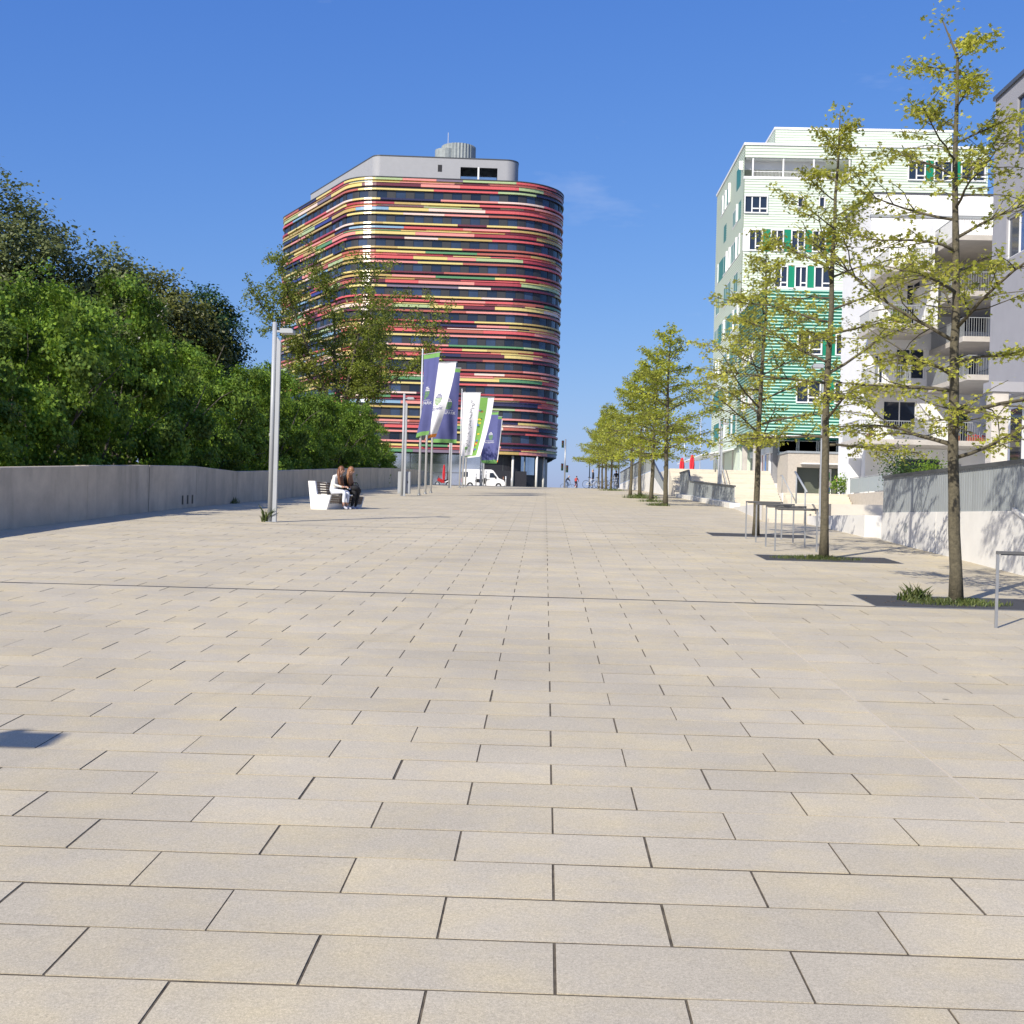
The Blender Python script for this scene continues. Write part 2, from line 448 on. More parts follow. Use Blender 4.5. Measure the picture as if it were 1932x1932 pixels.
TREES = [(4.93, 14.75), (4.74, 20.86), (4.62, 26.85), (4.7, 47.8), (4.7, 54.2), (4.7, 60.8), (4.7, 67.3), (4.75, 88), (4.75, 95), (4.75, 101.5), (4.75, 108)]
PITS = [(3.84, 6.06, 14.2, 15.4), (3.66, 5.9, 20.2, 21.4), (3.6, 5.8, 26.2, 27.4)]
WIDE = {14.2: 0.10, 26.2: 0.085}       # transverse expansion gaps
slabs = []
k0 = -24
row = 0
ROW0 = 3.8 - 0.4 * 24
nrow = int((SLAB_END - ROW0) / 0.4 + 0.5)
for r in range(nrow):
    y0 = round(ROW0 + 0.4 * r, 3); y1 = round(y0 + 0.4, 3)
    off = 0.075 if (r % 2 == 0) else 0.475
    a = y0 + (WIDE.get(round(y0, 1), 0.016)) / 2
    b = y1 - (WIDE.get(round(y1, 1), 0.016)) / 2
    cuts = []
    x = off - 0.8 * 14
    js = []
    while x < XR:
        if XL < x < (2.0 if y0 < 14.1 else XR): js.append((x, 0.0092))
        x += 0.8
    if y0 < 14.1: js.append((2.2, 0.016))
    x = off + 0.27 + 0.8 * 2
    while x < XR and y0 < 14.1:
        if 2.45 < x: js.append((x, 0.0085))
        x += 0.8
    js = [(XL, 0.0)] + sorted(js) + [(XR, 0.0)]
    pit = [p for p in PITS if p[2] - .01 < (y0 + y1) / 2 < p[3] + .01]
    for (xa, ga), (xb, gb) in zip(js[:-1], js[1:]):
        if xb - xa < 0.05: continue
        segs = [(xa + ga / 2, xb - gb / 2)]
        for p in pit:
            ns = []
            for (u, v) in segs:
                if v <= p[0] or u >= p[1]: ns.append((u, v)); continue
                if u < p[0] - 0.03: ns.append((u, p[0] - 0.004))
                if v > p[1] + 0.03: ns.append((p[1] + 0.004, v))
            segs = ns
        for (u, v) in segs:
            j = lambda s_: R.uniform(-s_, s_)
            slabs.append((u + j(.0022), v + j(.0022), a + j(.003), b + j(.003)))
def in_view(s):
    x, y = (s[0] + s[1]) / 2, s[3]
    return y > 3.3 and abs(x + 0.026 * y) < 0.425 * y + 0.6
vis = [i for i, s in enumerate(slabs) if in_view(s)]
vis.sort(key=lambda i: slabs[i][2] - 0.5 * (slabs[i][1] - slabs[i][0]))
single = set(vis[:300])
shared = {}
SL = 0.0517
def slab_mesh(w, d):
    key = (round(w, 3), round(d, 3))
    if key not in shared:
        mb = MB().box(-w / 2, w / 2, -d / 2, d / 2, -0.04, 0.0)
        me = bpy.data.meshes.new('paving_slab'); me.from_pydata(mb.v, [], mb.f); me.materials.append(M['slab'])
        shared[key] = me
    return shared[key]
rest = MB()
for i, (u, v, a, b) in enumerate(slabs):
    dz = R.uniform(-0.0012, 0.0012)
    if i in single:
        o = bpy.data.objects.new('paving_slab', slab_mesh(v - u, b - a))
        yc = (a + b) / 2
        o.location = ((u + v) / 2, yc, zg(yc) + dz)
        o.rotation_euler = (math.atan((zg(b) - zg(a)) / (b - a)), R.uniform(-.0012, .0012), 0)
        link(o, plaza)
    else:
        za, zb = zg(a) + dz, zg(b) + dz
        rest.add([(u, a, za - .03), (v, a, za - .03), (v, b, zb - .03), (u, b, zb - .03), (u, a, za), (v, a, za), (v, b, zb), (u, b, zb)],
                 [(4, 5, 6, 7), (0, 1, 5, 4), (1, 2, 6, 5), (3, 0, 4, 7), (2, 3, 7, 6)])
tag(rest.build('paving_slabs', M['slab'], plaza), kind='stuff')
grid_sheet('sand_joint', [2.19, 2.21], [-5.8 + 0.8 * i for i in range(0, 26)], lambda x, y: zg(y) - 0.002, M['sand'], plaza)
for yc, wd in WIDE.items():
    grid_sheet('slot_drain', [XL, -3, 2.15], [yc - wd / 2 + .012, yc + wd / 2 - .012], lambda x, y: zg(y) - 0.0015, mat('drain_grate', (.045, .043, .04), .6, .3, 40), plaza)
    grid_sheet('slot_drain', [2.23, 3.6], [yc - wd / 2 + .012, yc + wd / 2 - .012], lambda x, y: zg(y) - 0.0015, mat('drain_grate', (.045, .043, .04), .6, .3, 40), plaza)
for (xa, xb, ya, yb), nm in zip(PITS, 'abc'):
    q = MB()
    q.add([(xa, ya, zg(ya) - .002), (xb, ya, zg(ya) - .002), (xb, yb, zg(yb) - .002), (xa, yb, zg(yb) - .002)], [(0, 1, 2, 3)])
    q.build('tree_pit', M['grit'], plaza)
    for (a_, b_, c_, d_) in ((xa - .004, xb + .004, ya - .003, ya + .005), (xa - .004, xb + .004, yb - .005, yb + .003), (xa - .004, xa + .004, ya + .005, yb - .005), (xb - .004, xb + .004, ya + .005, yb - .005)):
        MB().hexa([(a_, c_, zg(c_) - .03), (b_, c_, zg(c_) - .03), (b_, d_, zg(d_) - .03), (a_, d_, zg(d_) - .03), (a_, c_, zg(c_) + .003), (b_, c_, zg(c_) + .003), (b_, d_, zg(d_) + .003), (a_, d_, zg(d_) + .003)]).build('pit_edging', M['galv'], plaza)
    lt = MB()
    for i_ in range(70):
        lx_, ly_ = R.uniform(xa, xb), R.uniform(ya, yb); s_ = R.uniform(.012, .03); an_ = R.uniform(0, 6.28)
        zz_ = zg(ly_) + R.uniform(.001, .006)
        lt.add([(lx_ + s_ * math.cos(an_ + t_) * e_, ly_ + s_ * math.sin(an_ + t_) * e_, zz_ + .004 * (i2_ % 2)) for i2_, (t_, e_) in enumerate(((0, 1), (1.57, .5), (3.14, 1), (4.71, .5)))], [(0, 1, 2, 3)])
    tag(lt.build('leaf_litter', mat('dry_leaf_litter', (.22, .14, .07), .9, .3, 30, rnd=.3), plaza), kind='stuff')

# ------------------------------------------------------------------ concrete wall on the left
WX = [(-8, -10.15), (22, -10.0), (26, -9.75), (34, -9.7), (40, -9.5), (66, -9.5), (84, -9.6), (110, -9.7)]
WH = [(-8, 1.17), (26, 1.16), (34, 1.13), (38, 0.99), (42, 1.0), (64, 1.15), (84, 1.2), (98, 1.1), (106, 0.75), (110, .5)]
ip = lambda T, y: float(np.interp(y, [t[0] for t in T], [t[1] for t in T]))
wall = thing('concrete_wall', 'long low grey concrete wall with panel joints along the left plaza edge', 'wall', (ip(WX, 20), 20, zg(20)))
def wl(p): return (p[0] - wall.location.x, p[1] - wall.location.y, p[2] - wall.location.z)
ys = [-6 + 4 * i for i in range(0, 29)]
for ya, yb in zip(ys[:-1], ys[1:]):
    a, b = ya + 0.014, yb - 0.014
    xa, xb = ip(WX, a), ip(WX, b)
    dz = R.uniform(-.006, .006); dx = R.uniform(-.006, .006)
    ta, tb = zg(a) + ip(WH, a) + dz, zg(b) + ip(WH, b) + dz
    p = []
    c = 0.012
    for (x, y, t) in ((xa + dx, a, ta), (xb + dx, b, tb)):
        base = zg(y) - 0.35
        p.append([(x, y, base), (x, y, t - c), (x - c, y, t), (x - 0.3 + c, y, t), (x - 0.3, y, t - c), (x - 0.3, y, base - 1.5)])
    n = 6
    mb = MB(); mb.add([wl(q) for q in p[0] + p[1]], [(i, i + 1, n + i + 1, n + i) for i in range(5)] + [(5, 4, 3, 2, 1, 0), tuple(range(6, 12))])
    mb.build('wall_panel', M['concrete'], wall)
for k in range(3):
    y = 32.75 + 0.45 * k
    x = ip(WX, y) + 0.012
    z = zg(y)
    MB().box(*[v for pr in zip(wl((x - .01, y - .05, z + .1)), wl((x + .004, y + .05, z + .34))) for v in pr]).build('drain_slot', M['black'], wall)

# ------------------------------------------------------------------ terraces, steps and walls on the right
def struct(name, mb, m):
    return tag(mb.build(name, m), kind='structure')
WALLX = 7.2
court = MB().box(6.35, 62, 47.0, 70.39, -1.5, 0.55)
court.prism([(6.15, 34.6, -1.5), (62, 34.6, -1.5), (62, 47.0, -1.5), (7.2, 47.0, -1.5)], (0, 0, 2.05))
court.v = [(7.2 if abs(v[0] - 6.35) < 1e-6 else v[0], v[1], v[2]) for v in court.v]
struct('court_terrace', court, M['white_conc'])
struct('lower_terrace', MB().box(7.5, 62, 19.0, 33.1, -2, 0.08), M['white_conc'])
struct('landing_terrace', MB().box(13.55, 62, 70.4, 125, -1, 1.72), M['white_conc'])
struct('upper_terrace', MB().box(7.5, 13.55, 74.4, 160, 0, 3.1).box(13.55, 62, 97.2, 160, 0.1, 3.099), M['white_conc'])

def staircase(name, label, x0, x1, ya, za, yb, zb, n, m, floor=-1.2, xoff=0.0):
    """n risers climbing towards +Y (or -Y when yb < ya); every step its own block"""
    t = thing(name, label, 'stairs', ((x0 + x1) / 2, ya, za))
    for i in range(n):
        z1 = za + (zb - za) * (i + 1) / n
        s = ya + (yb - ya) * i / n
        e = yb
        u, v = (s, s + (yb - ya) / n * 1.0)
        u, v = min(u, v), max(u, v)
        mb = MB().bbox(x0 - t.location.x, x1 - t.location.x, u + .0015 - ya, v - .0015 - ya, floor - za, z1 - za, 0.012)
        mb.build('step', m, t)
    return t
staircase('upper_stairs', 'broad cream stone stairs climbing to the upper terrace with red parasols', 7.5, 13.5, 69.0, 0.55, 74.4, 3.1, 17, M['cream'])
staircase('landing_stairs', 'cream stone stairs leading to the glazed entrance pavilion', 13.62, 17.2, 67.9, 0.55, 70.4, 1.72, 8, M['cream'])
t = staircase('court_steps', 'few low cream steps rising from the plaza beside the tall lamp post', 6.1, 7.7, 33.4, -0.02, 34.6, 0.55, 4, M['cream'])
MB().box(7.7 - t.location.x, 12 - t.location.x, 33.15 - 33.4, 34.6 - 33.4, -1.5, 0.568).build('cheek_block', M['cream'], t)
# near stairs at the right edge and far stairs further up
staircase('near_stairs', 'pale stairs behind the grey slatted railing at the right edge', 7.52, 9.6, 15.6, -0.85, 19.0, 0.08, 6, M['white_conc'], -2)
staircase('far_stairs', 'pale stairs behind the sloping grey railing far up the plaza', 7.52, 10, 75.2, 1.55, 84.6, 3.1, 10, M['white_conc'], 0)

# beige cheek wall with the glass-like railing beside the landing
cw = thing('beige_cheek_wall', 'beige exposed concrete cheek wall right of the landing stairs', 'wall', (17.4, 66, .55))
MB().bbox(-.17, .25, -4.0, 4.4, -1.2, 1.19, .02).build('wall_face', M['beige_wall'], cw)
MB().bbox(.25, 14, -4.0, -3.7, -1.2, 1.18, .02).build('wall_return', M['beige_wall'], cw)
gr = thing('mesh_railing', 'pale grey-green mesh railing standing on the beige cheek wall', 'railing', (17.3, 66, 1.74))
for i in range(5):
    y = -3.8 + 1.95 * i
    MB().box(-.02, .02, y - .02, y + .02, 0, .92).build('post', M['grey_metal'], gr)
    if i < 4:
        MB().box(-.006, .006, y + .03, y + 1.92, .06, .84).build('mesh_panel', mat('railing_mesh', (0.33, 0.37, 0.37), 0.6, 0.06, 20), gr)
MB().box(-.025, .025, -3.9, 4.1, .86, .905).build('top_rail', M['grey_metal'], gr)

# low wall and tall wall along X = 7.2
def plate(name, m, parent, x0, x1, prof):
    """prof: list of (y, z_low, z_high); a slab between x0 and x1"""
    mb = MB()
    for (ya, la, ha), (yb, lb, hb) in zip(prof[:-1], prof[1:]):
        mb.hexa([(x0, ya, la), (x1, ya, la), (x1, yb, lb), (x0, yb, lb), (x0, ya, ha), (x1, ya, ha), (x1, yb, hb), (x0, yb, hb)])
    return mb.build(name, m, parent)
lw = thing('white_low_wall', 'low white concrete wall in dappled shade beyond the second tree', 'wall', (0, 0, 0))
plate('wall_face', M['white_conc'], lw, 7.05, 7.5, [(27.2, -1.2, .22), (30.2, -1, .22)])
plate('wall_face', M['white_conc'], lw, 7.06, 7.5, [(30.22, -1, .21), (33.1, -1, .21)])
tw = thing('white_terrace_wall', 'tall white terrace wall with dappled tree shadows under the grey slatted railing', 'wall', (0, 0, 0))
plate('wall_face', M['white_conc'], tw, 7.22, 7.5, [(19.1, -2, .28), (22.8, -2, .28)])
plate('wall_face', M['white_conc'], tw, 7.215, 7.5, [(22.815, -2, .28), (26.45, -1.6, .28)])
plate('wall_face', M['white_conc'], tw, 7.218, 7.5, [(15.6, -2, -.72), (19.085, -2, .28)])
plate('coping', M['white_conc'], tw, 7.19, 7.53, [(15.6, -.72, -.67), (19.085, .28, .33)])
MB().box(7.208, 7.214, 24.6, 24.75, -.12, .06).build('wall_plate', M['grey_metal'], tw)

def slat_rail(name, label, x, prof, pitch, m, single=True, cat='railing'):
    """vertical flat slats under a dark handrail; prof (y, zlow, zhigh)"""
    t = thing(name, label, cat, (x, prof[0][0], prof[0][1]))
    L = t.location
    P = lambda T, k: (lambda y: float(np.interp(y, [q[0] for q in T], [q[k] for q in T])))
    lo, hi = P(prof, 1), P(prof, 2)
    y = prof[0][0] + pitch / 2
    allm = MB()
    i = 0
    while y < prof[-1][0]:
        w = pitch * 0.40
        a, b = y - w, y + w
        pts = [(-.006, a - L.y, lo(a) - L.z), (.006, a - L.y, lo(a) - L.z), (.006, b - L.y, lo(b) - L.z), (-.006, b - L.y, lo(b) - L.z),
               (-.006, a - L.y, hi(a) - L.z), (.006, a - L.y, hi(a) - L.z), (.006, b - L.y, hi(b) - L.z), (-.006, b - L.y, hi(b) - L.z)]
        if single:
            MB().hexa(pts).build('slat', m, t)
        else:
            allm.hexa(pts)
        y += pitch; i += 1
    if not single:
        tag(allm.build('slats', m, t), kind='stuff')
    mb = MB(); mc = MB()
    for (ya, la, ha), (yb, lb, hb) in zip(prof[:-1], prof[1:]):
        for q, d0, d1, w in ((mb, 0, .06, .045), (mc, -1, -1, .03)):
            if q is mb: za, zb, e = ha + .004, hb + .004, .06
            else: za, zb, e = la + .1, lb + .1, .05
            x0, x1 = (-w, w) if q is mb else (.008, .04)
            q.hexa([(x0, ya - L.y, za - L.z), (x1, ya - L.y, za - L.z), (x1, yb - L.y, zb - L.z), (x0, yb - L.y, zb - L.z),
                    (x0, ya - L.y, za + e - L.z), (x1, ya - L.y, za + e - L.z), (x1, yb - L.y, zb + e - L.z), (x0, yb - L.y, zb + e - L.z)])
    mb.build('handrail', M['dark_rail'], t)
    mc.build('lower_rail', m, t)
    return t
slat_rail('slatted_railing', 'tall grey slatted railing with dark handrail on the near white terrace wall', 7.24,
          [(15.7, -.78, .05), (18.75, .22, 1.0), (26.4, .27, 1.0)], .118, M['rail_grey'])
slat_rail('slatted_railing', 'grey slatted railing in tree shade along the raised plaza edge before the wide stairs', 7.24,
          [(47, .75, 1.32), (61.2, 1.25, 1.93), (62.1, 1.3, 2.5), (66, 1.42, 2.5)], .118, M['rail_grey'], False)
slat_rail('slatted_railing', 'farthest grey slatted railing above the white wedge-shaped wall', 7.24,
          [(75.2, 1.75, 2.35), (84.7, 3.35, 4.4), (118, 3.35, 4.4)], .118, M['rail_grey'], False)
fw_ = thing('white_wedge_wall', 'far white wedge-shaped terrace wall below the farthest slatted railing', 'wall', (0, 0, 0))
plate('wall_face', M['white_conc'], fw_, 7.22, 7.5, [(75.2, .5, 1.75), (84.7, .5, 3.3)])
plate('wall_face', M['white_conc'], fw_, 7.222, 7.5, [(84.71, .5, 3.3), (101, 1, 3.3)])
plate('wall_face', M['white_conc'], fw_, 7.22, 7.5, [(101.02, .5, 3.3), (118, 1, 3.3)])
cb = thing('white_kerb_wall', 'low white kerb under the shaded slatted railing in front of the wide stairs', 'kerb', (0, 0, 0))
for k in range(6):
    a, b = 46.9 + 3.2 * k, 46.9 + 3.2 * (k + 1) - .015
    plate('kerb_stone', M['white_conc'], cb, 7.05, 7.45, [(a, zg(a) - .5, zg(a) + .2), (b, zg(b) - .5, zg(b) + .2)])

def handrail(label, pts, posts, base):
    t = thing('stair_handrail', label, 'handrail', pts[0])
    o = Vector(pts[0])
    MB().tube([Vector(p) - o for p in pts], .028, 8).build('rail', M['grey_metal'], t, True)
    for p, zb in zip(posts, base):
        MB().tube([Vector((p[0], p[1], zb)) - o, Vector(p) - o], .022, 6).build('post', M['grey_metal'], t, True)
handrail('grey stair handrail between the two cream staircases', [(13.57, 67.5, 1.45), (13.57, 70.6, 2.72), (13.57, 71.2, 2.72)], [(13.57, 67.8, 1.57), (13.57, 70.6, 2.72)], [.6, 1.7])
handrail('steep double grey handrail on the upper cream stairs', [(10.2, 69.4, 1.5), (10.2, 74.2, 3.95)], [(10.2, 69.6, 1.6), (10.2, 72, 2.83), (10.2, 74, 3.85)], [.7, 1.8, 2.9])
handrail('thin parallel handrail on the upper cream stairs', [(10.45, 69.4, 1.5), (10.45, 74.2, 3.95)], [(10.45, 69.6, 1.6), (10.45, 74, 3.85)], [.7, 2.9])
handrail('short grey handrail on the few low steps beside the lamp post', [(7.05, 33.2, .85), (7.05, 34.8, 1.45)], [(7.05, 33.4, .92), (7.05, 34.6, 1.37)], [-.02, .5])
# ------------------------------------------------------------------ striped tower
def fillet_path(V, Rr):
    """closed polygon with rounded corners -> list of (x, y, nx, ny, s), outward normals (polygon given counter-clockwise seen from above)"""
    out = []
    n = len(V)
    for i in range(n):
        p0, p1, p2 = Vector(V[i - 1]), Vector(V[i]), Vector(V[(i + 1) % n])
        d0 = (p1 - p0).normalized(); d1 = (p2 - p1).normalized()
        h0 = math.atan2(d0.y, d0.x); h1 = math.atan2(d1.y, d1.x)
        turn = (h1 - h0 + PI) % (2 * PI) - PI
        r = Rr[i]; tl = r * math.tan(turn / 2)
        a = p1 - d0 * tl
        c = a + Vector((-d0.y, d0.x)) * r
        k = max(2, int(abs(turn) / rad(5)))
        for j in range(k + 1):
            h = h0 + turn * j / k
            nx, ny = math.sin(h), -math.cos(h)
            out.append([c.x + nx * r, c.y + ny * r, nx, ny])
    s = 0
    res = []
    for i, q in enumerate(out):
        if i: s += math.hypot(q[0] - out[i - 1][0], q[1] - out[i - 1][1])
        res.append((*q, s))
    q = out[0]
    s += math.hypot(q[0] - out[-1][0], q[1] - out[-1][1])
    res.append((*q, s))
    return res
def sub(path, s0, s1):
    pts = []
    for a, b in zip(path[:-1], path[1:]):
        if b[4] <= s0 or a[4] >= s1 or b[4] - a[4] < 1e-6: continue
        for lim in (max(a[4], s0), min(b[4], s1)):
            t = (lim - a[4]) / (b[4] - a[4])
            q = [a[i] + (b[i] - a[i]) * t for i in range(4)]
            L = math.hypot(q[2], q[3]); q[2] /= L; q[3] /= L
            if not pts or math.hypot(q[0] - pts[-1][0], q[1] - pts[-1][1]) > 1e-4: pts.append(q)
    return pts
def ribbon(mb, path, s0, s1, z0, z1, d0, d1, mi=0):
    """solid strip following the path, from offset d0 to d1"""
    P = sub(path, s0, s1)
    if len(P) < 2: return
    vs = []
    for (x, y, nx, ny) in P:
        vs += [(x + nx * d0, y + ny * d0, z0), (x + nx * d1, y + ny * d1, z0), (x + nx * d1, y + ny * d1, z1), (x + nx * d0, y + ny * d0, z1)]
    fs = [(3, 2, 1, 0)]
    for i in range(len(P) - 1):
        a, b = 4 * i, 4 * i + 4
        fs += [(a + 1, a + 2, b + 2, b + 1), (a + 2, a + 3, b + 3, b + 2), (a, a + 1, b + 1, b)]
    k = 4 * (len(P) - 1)
    fs.append((k, k + 1, k + 2, k + 3))
    mb.add(vs, fs, mi)

h1 = rad(3.7); LD = Vector((-.515, .857)).normalized()
E1 = Vector((-24.3, 173.0)); fd = Vector((math.cos(h1), math.sin(h1)))
turn = h1 - math.atan2(-LD.y, -LD.x)
V1 = E1 - fd * (6.0 * math.tan(turn / 2))
V0 = V1 + LD * 33.0
V2 = E1 + fd * (19.0 + 7.5)
TP = fillet_path([tuple(V0), tuple(V1), tuple(V2), (V2.x - 3.0, V2.y + 34), (V0.x + 12, V0.y + 10)], [5.0, 6.0, 8.0, 5.0, 5.0])
S_ALL = TP[-1][4]
# s at the ends of what can be seen
S0 = 3.5
SV = 0
for a, b in zip(TP[:-1], TP[1:]):
    if b[3] > -0.02 and a[4] > 40: SV = a[4]; break
def glaze(name, rgb):
    """glazed ceramic cladding with a fine horizontal fluting"""
    m = bpy.data.materials.new('ceramic_' + name); m.use_nodes = True
    nt = m.node_tree; b = nt.nodes['Principled BSDF']
    b.inputs['Roughness'].default_value = 0.27
    b.inputs['Specular IOR Level'].default_value = 1.0
    b.inputs['Base Color'].default_value = (*lin(*rgb), 1)
    geo = nt.nodes.new('ShaderNodeNewGeometry')
    sx = nt.nodes.new('ShaderNodeSeparateXYZ'); nt.links.new(geo.outputs['Position'], sx.inputs[0])
    f1 = nt.nodes.new('ShaderNodeMath'); f1.operation = 'MULTIPLY'; f1.inputs[1].default_value = 61.0; nt.links.new(sx.outputs['Z'], f1.inputs[0])
    f2 = nt.nodes.new('ShaderNodeMath'); f2.operation = 'SINE'; nt.links.new(f1.outputs[0], f2.inputs[0])
    fs_ = nt.nodes.new('ShaderNodeMath'); fs_.operation = 'SIGN'; nt.links.new(f2.outputs[0], fs_.inputs[0]); f2 = fs_
    f3 = nt.nodes.new('ShaderNodeMath'); f3.operation = 'MULTIPLY'; f3.inputs[1].default_value = 0.24; nt.links.new(f2.outputs[0], f3.inputs[0])
    cx = nt.nodes.new('ShaderNodeCombineXYZ'); nt.links.new(f3.outputs[0], cx.inputs['Z'])
    va = nt.nodes.new('ShaderNodeVectorMath'); va.operation = 'ADD'; nt.links.new(geo.outputs['Normal'], va.inputs[0]); nt.links.new(cx.outputs[0], va.inputs[1])
    vn = nt.nodes.new('ShaderNodeVectorMath'); vn.operation = 'NORMALIZE'; nt.links.new(va.outputs[0], vn.inputs[0])
    nt.links.new(vn.outputs[0], b.inputs['Normal'])
    return m
PAL = {'coral': (212, 96, 95), 'salmon': (226, 148, 138), 'rust': (180, 98, 82), 'maroon': (104, 44, 56), 'crimson': (168, 66, 72), 'yellow': (220, 200, 125),
       'ochre': (190, 162, 96), 'pale_green': (172, 190, 138), 'green': (92, 145, 98), 'navy': (40, 40, 76), 'blue': (52, 58, 132), 'sky': (134, 168, 196), 'blush': (236, 208, 194), 'lilac': (126, 112, 128)}
PN = list(PAL)
GM = [glaze(n, PAL[n]) for n in PN]
W_LEFT = dict(coral=10, salmon=11, rust=8, maroon=6, crimson=5, yellow=26, ochre=17, pale_green=6, green=4, navy=7, blue=4, sky=5, blush=5, lilac=4)
W_RIGHT = dict(coral=20, salmon=20, rust=18, maroon=10, crimson=8, yellow=11, ochre=9, pale_green=4, green=2, navy=7, blue=0, sky=0, blush=5, lilac=2)
RT = random.Random(21)
def pick(s, last, thin):
    t = min(max((s - 20) / 25, 0), 1)
    w = [W_LEFT[n] * (1 - t) + W_RIGHT[n] * t for n in PN]
    if thin: w = [q * (1.7 if n in ('maroon', 'blush', 'yellow', 'crimson') else .8) for q, n in zip(w, PN)]
    w = [0 if PN.index(n) == last else q for q, n in zip(w, PN)]
    return RT.choices(range(len(PN)), w)[0]
tower = thing('striped_tower', 'tall round-cornered office tower banded with red, yellow and navy ceramic stripes', 'tower', (-12, 185, 3.6))
def tloc(o):
    o.parent = tower
    o.matrix_parent_inverse = Matrix.Translation(-Vector(tower.location))
    return o
m_core = mat('tower_dark_core', (0.022, 0.022, 0.028), 0.35, 0.1, 2)
core = MB(); ribbon(core, TP, 0, S_ALL, 8.6, 47.5, -.3, 0.0)
cap = [(q[0], q[1]) for q in TP[:-1]]
core.add([(x, y, 47.45) for x, y in cap], [tuple(range(len(cap)))])
core.add([(x, y, 8.7) for x, y in cap], [tuple(range(len(cap) - 1, -1, -1))])
tloc(core.build('facade_core', m_core))
PITCH_F = 3.41
panels = []      # (area, s0, s1, z0, z1, depth, colour)
def band(z0, z1, depth, lo, hi, thin):
    s = S0 - 3 - RT.uniform(0, 3); last = -1
    while s < SV + 6:
        L = RT.uniform(lo, hi)
        c = pick(s, last, thin); last = c
        panels.append(((z1 - z0) * L * (1 if S0 < s < SV else 0.1), max(s, 0.05), min(s + L, SV + 8), z0, z1, depth, c))
        s += L
for k in range(12):
    c = 45.0 + PITCH_F - PITCH_F * k          # centre of the window row above this spandrel
    if k > 0: band(c - .80, c - .56, .34, 4, 11, True)
    band(c - 1.38, c - 1.10, .30, 3.5, 9, False)
    band(c - 1.62, c - 1.385, .10, 3, 8, True)
    band(c - 1.74, c - 1.625, .30, 4, 10, True)
    band(c - 2.22, c - 1.745, .20, 3.5, 9, False)
    if k < 11: band(c - 2.84, c - 2.58, .34, 4, 11, True)
panels.sort(key=lambda p: -p[0])
stuff = MB()
for i, (ar, a, b, z0, z1, d, c) in enumerate(panels):
    if b - a < .1: continue
    if i < 300:
        q = MB(); ribbon(q, TP, a + .006, b - .006, z0, z1, .002, d)
        tloc(q.build('ceramic_panel', GM[c]))
    else:
        ribbon(stuff, TP, a + .006, b - .006, z0, z1, .002, d, c)
for k in range(12):                               # the back of the tower: plain bands
    c = 45.0 + PITCH_F - PITCH_F * k
    ribbon(stuff, TP, SV + 8, S_ALL - .1, c - 2.27, c - 1.05, .002, .25, k % 5)
tag(tloc(stuff.build('ceramic_panels', GM)), kind='stuff')
MB_ = MB(); ribbon(MB_, TP, 0, S_ALL, 47.38, 47.5, -.5, .34)
tloc(MB_.build('roof_edge', M['dark_rail']))
m_mull = mat('tower_grey_infill', (0.028, 0.03, 0.036), 0.5, 0.1, 2)
m_twin = mat('tower_window_glass', (0.026, 0.042, 0.08), 0.06, 0.25, .25, spec=0.6, rnd=0.65)
nb = min(27, int((SV + 3) / 2.65))
for k in range(11):
    c = 45.0 - PITCH_F * k
    for j in range(nb):
        s = 1.2 + 2.65 * j
        q = MB(); ribbon(q, TP, s, s + 1.36, c - .54, c + .55, .004, .03)
        tloc(q.build('window', m_twin))
    for j in range(nb):
        s = 1.2 + 2.65 * j + 1.36
        q = MB(); ribbon(q, TP, s + .03, s + 1.29 - .03, c - .54, c + .55, .004, .09)
        tloc(q.build('infill_panel', m_mull))
# ground floor: recessed glazing, mullions and columns
TG = fillet_path([tuple(V0 + LD * -1 + Vector((1, .5))), tuple(V1 + Vector((.8, 1.6))), tuple(V2 + Vector((-1.2, 1.2))), (V2.x - 4.0, V2.y + 33), (V0.x + 12, V0.y + 9)], [4.5, 5.5, 7.5, 5.0, 5.0])
m_gf = mat('ground_floor_glass', (0.55, 0.62, 0.66), 0.07, 0.2, .3, metal=0.9)
gf = TG[-1][4]
s = 1.0
while s < 75:
    for (za, zb) in ((3.2, 5.9), (5.98, 8.58)):
        q = MB(); ribbon(q, TG, s + .04, s + 2.61, za, zb, -.03, 0.0)
        tloc(q.build('shop_pane', m_gf if RT.random() < (.9 if s < 50 else .1) else m_core))
    s += 2.65
q = MB()
s = 1.0
while s < 75:
    ribbon(q, TG, s - .05, s + .04, 3.1, 8.62, -.05, .06); s += 2.65
ribbon(q, TG, 1, 75, 5.9, 5.98, -.05, .05)
tloc(q.build('mullions', M['dark_rail']))
for (x, y) in ((-1.2, 176.2), (-4.6, 175.0), (-0.2, 178.6)):
    tloc(MB().tube([(x, y, 3.0), (x, y, 8.6)], .17, 12).build('column', M['white_conc'], None, True))
tloc(MB().box(-8.6, -2.6, 175.2, 175.5, 3.1, 6.4).build('entrance_recess', m_core))
# grey penthouse, lift drum, mast
PC = Vector((-25.94, 178.0))
PP = fillet_path([tuple(PC + LD * 27), tuple(PC), tuple(PC + fd * 21.0), (PC.x + 20, PC.y + 20), (PC.x - 2, PC.y + 33)], [.6, 1.5, 1.8, 1, 1])
m_pent = mat('penthouse_grey', (0.34, 0.345, 0.36), 0.6, 0.04, 1.2)
q = MB()
def s_of(pt):
    return min(PP, key=lambda a: (a[0] - pt[0]) ** 2 + (a[1] - pt[1]) ** 2)[4]
sf = s_of(PC + fd * 1.5)
oa, ob = sf + 11.6, sf + 17.0
ribbon(q, PP, 0, oa, 47.4, 51.9, -.3, 0); ribbon(q, PP, ob, PP[-1][4], 47.4, 51.9, -.3, 0)
ribbon(q, PP, oa, ob, 50.7, 51.9, -.3, 0); ribbon(q, PP, oa, ob, 47.4, 48.4, -.3, 0)
pc = [(a[0], a[1], 51.85) for a in PP[:-1]]
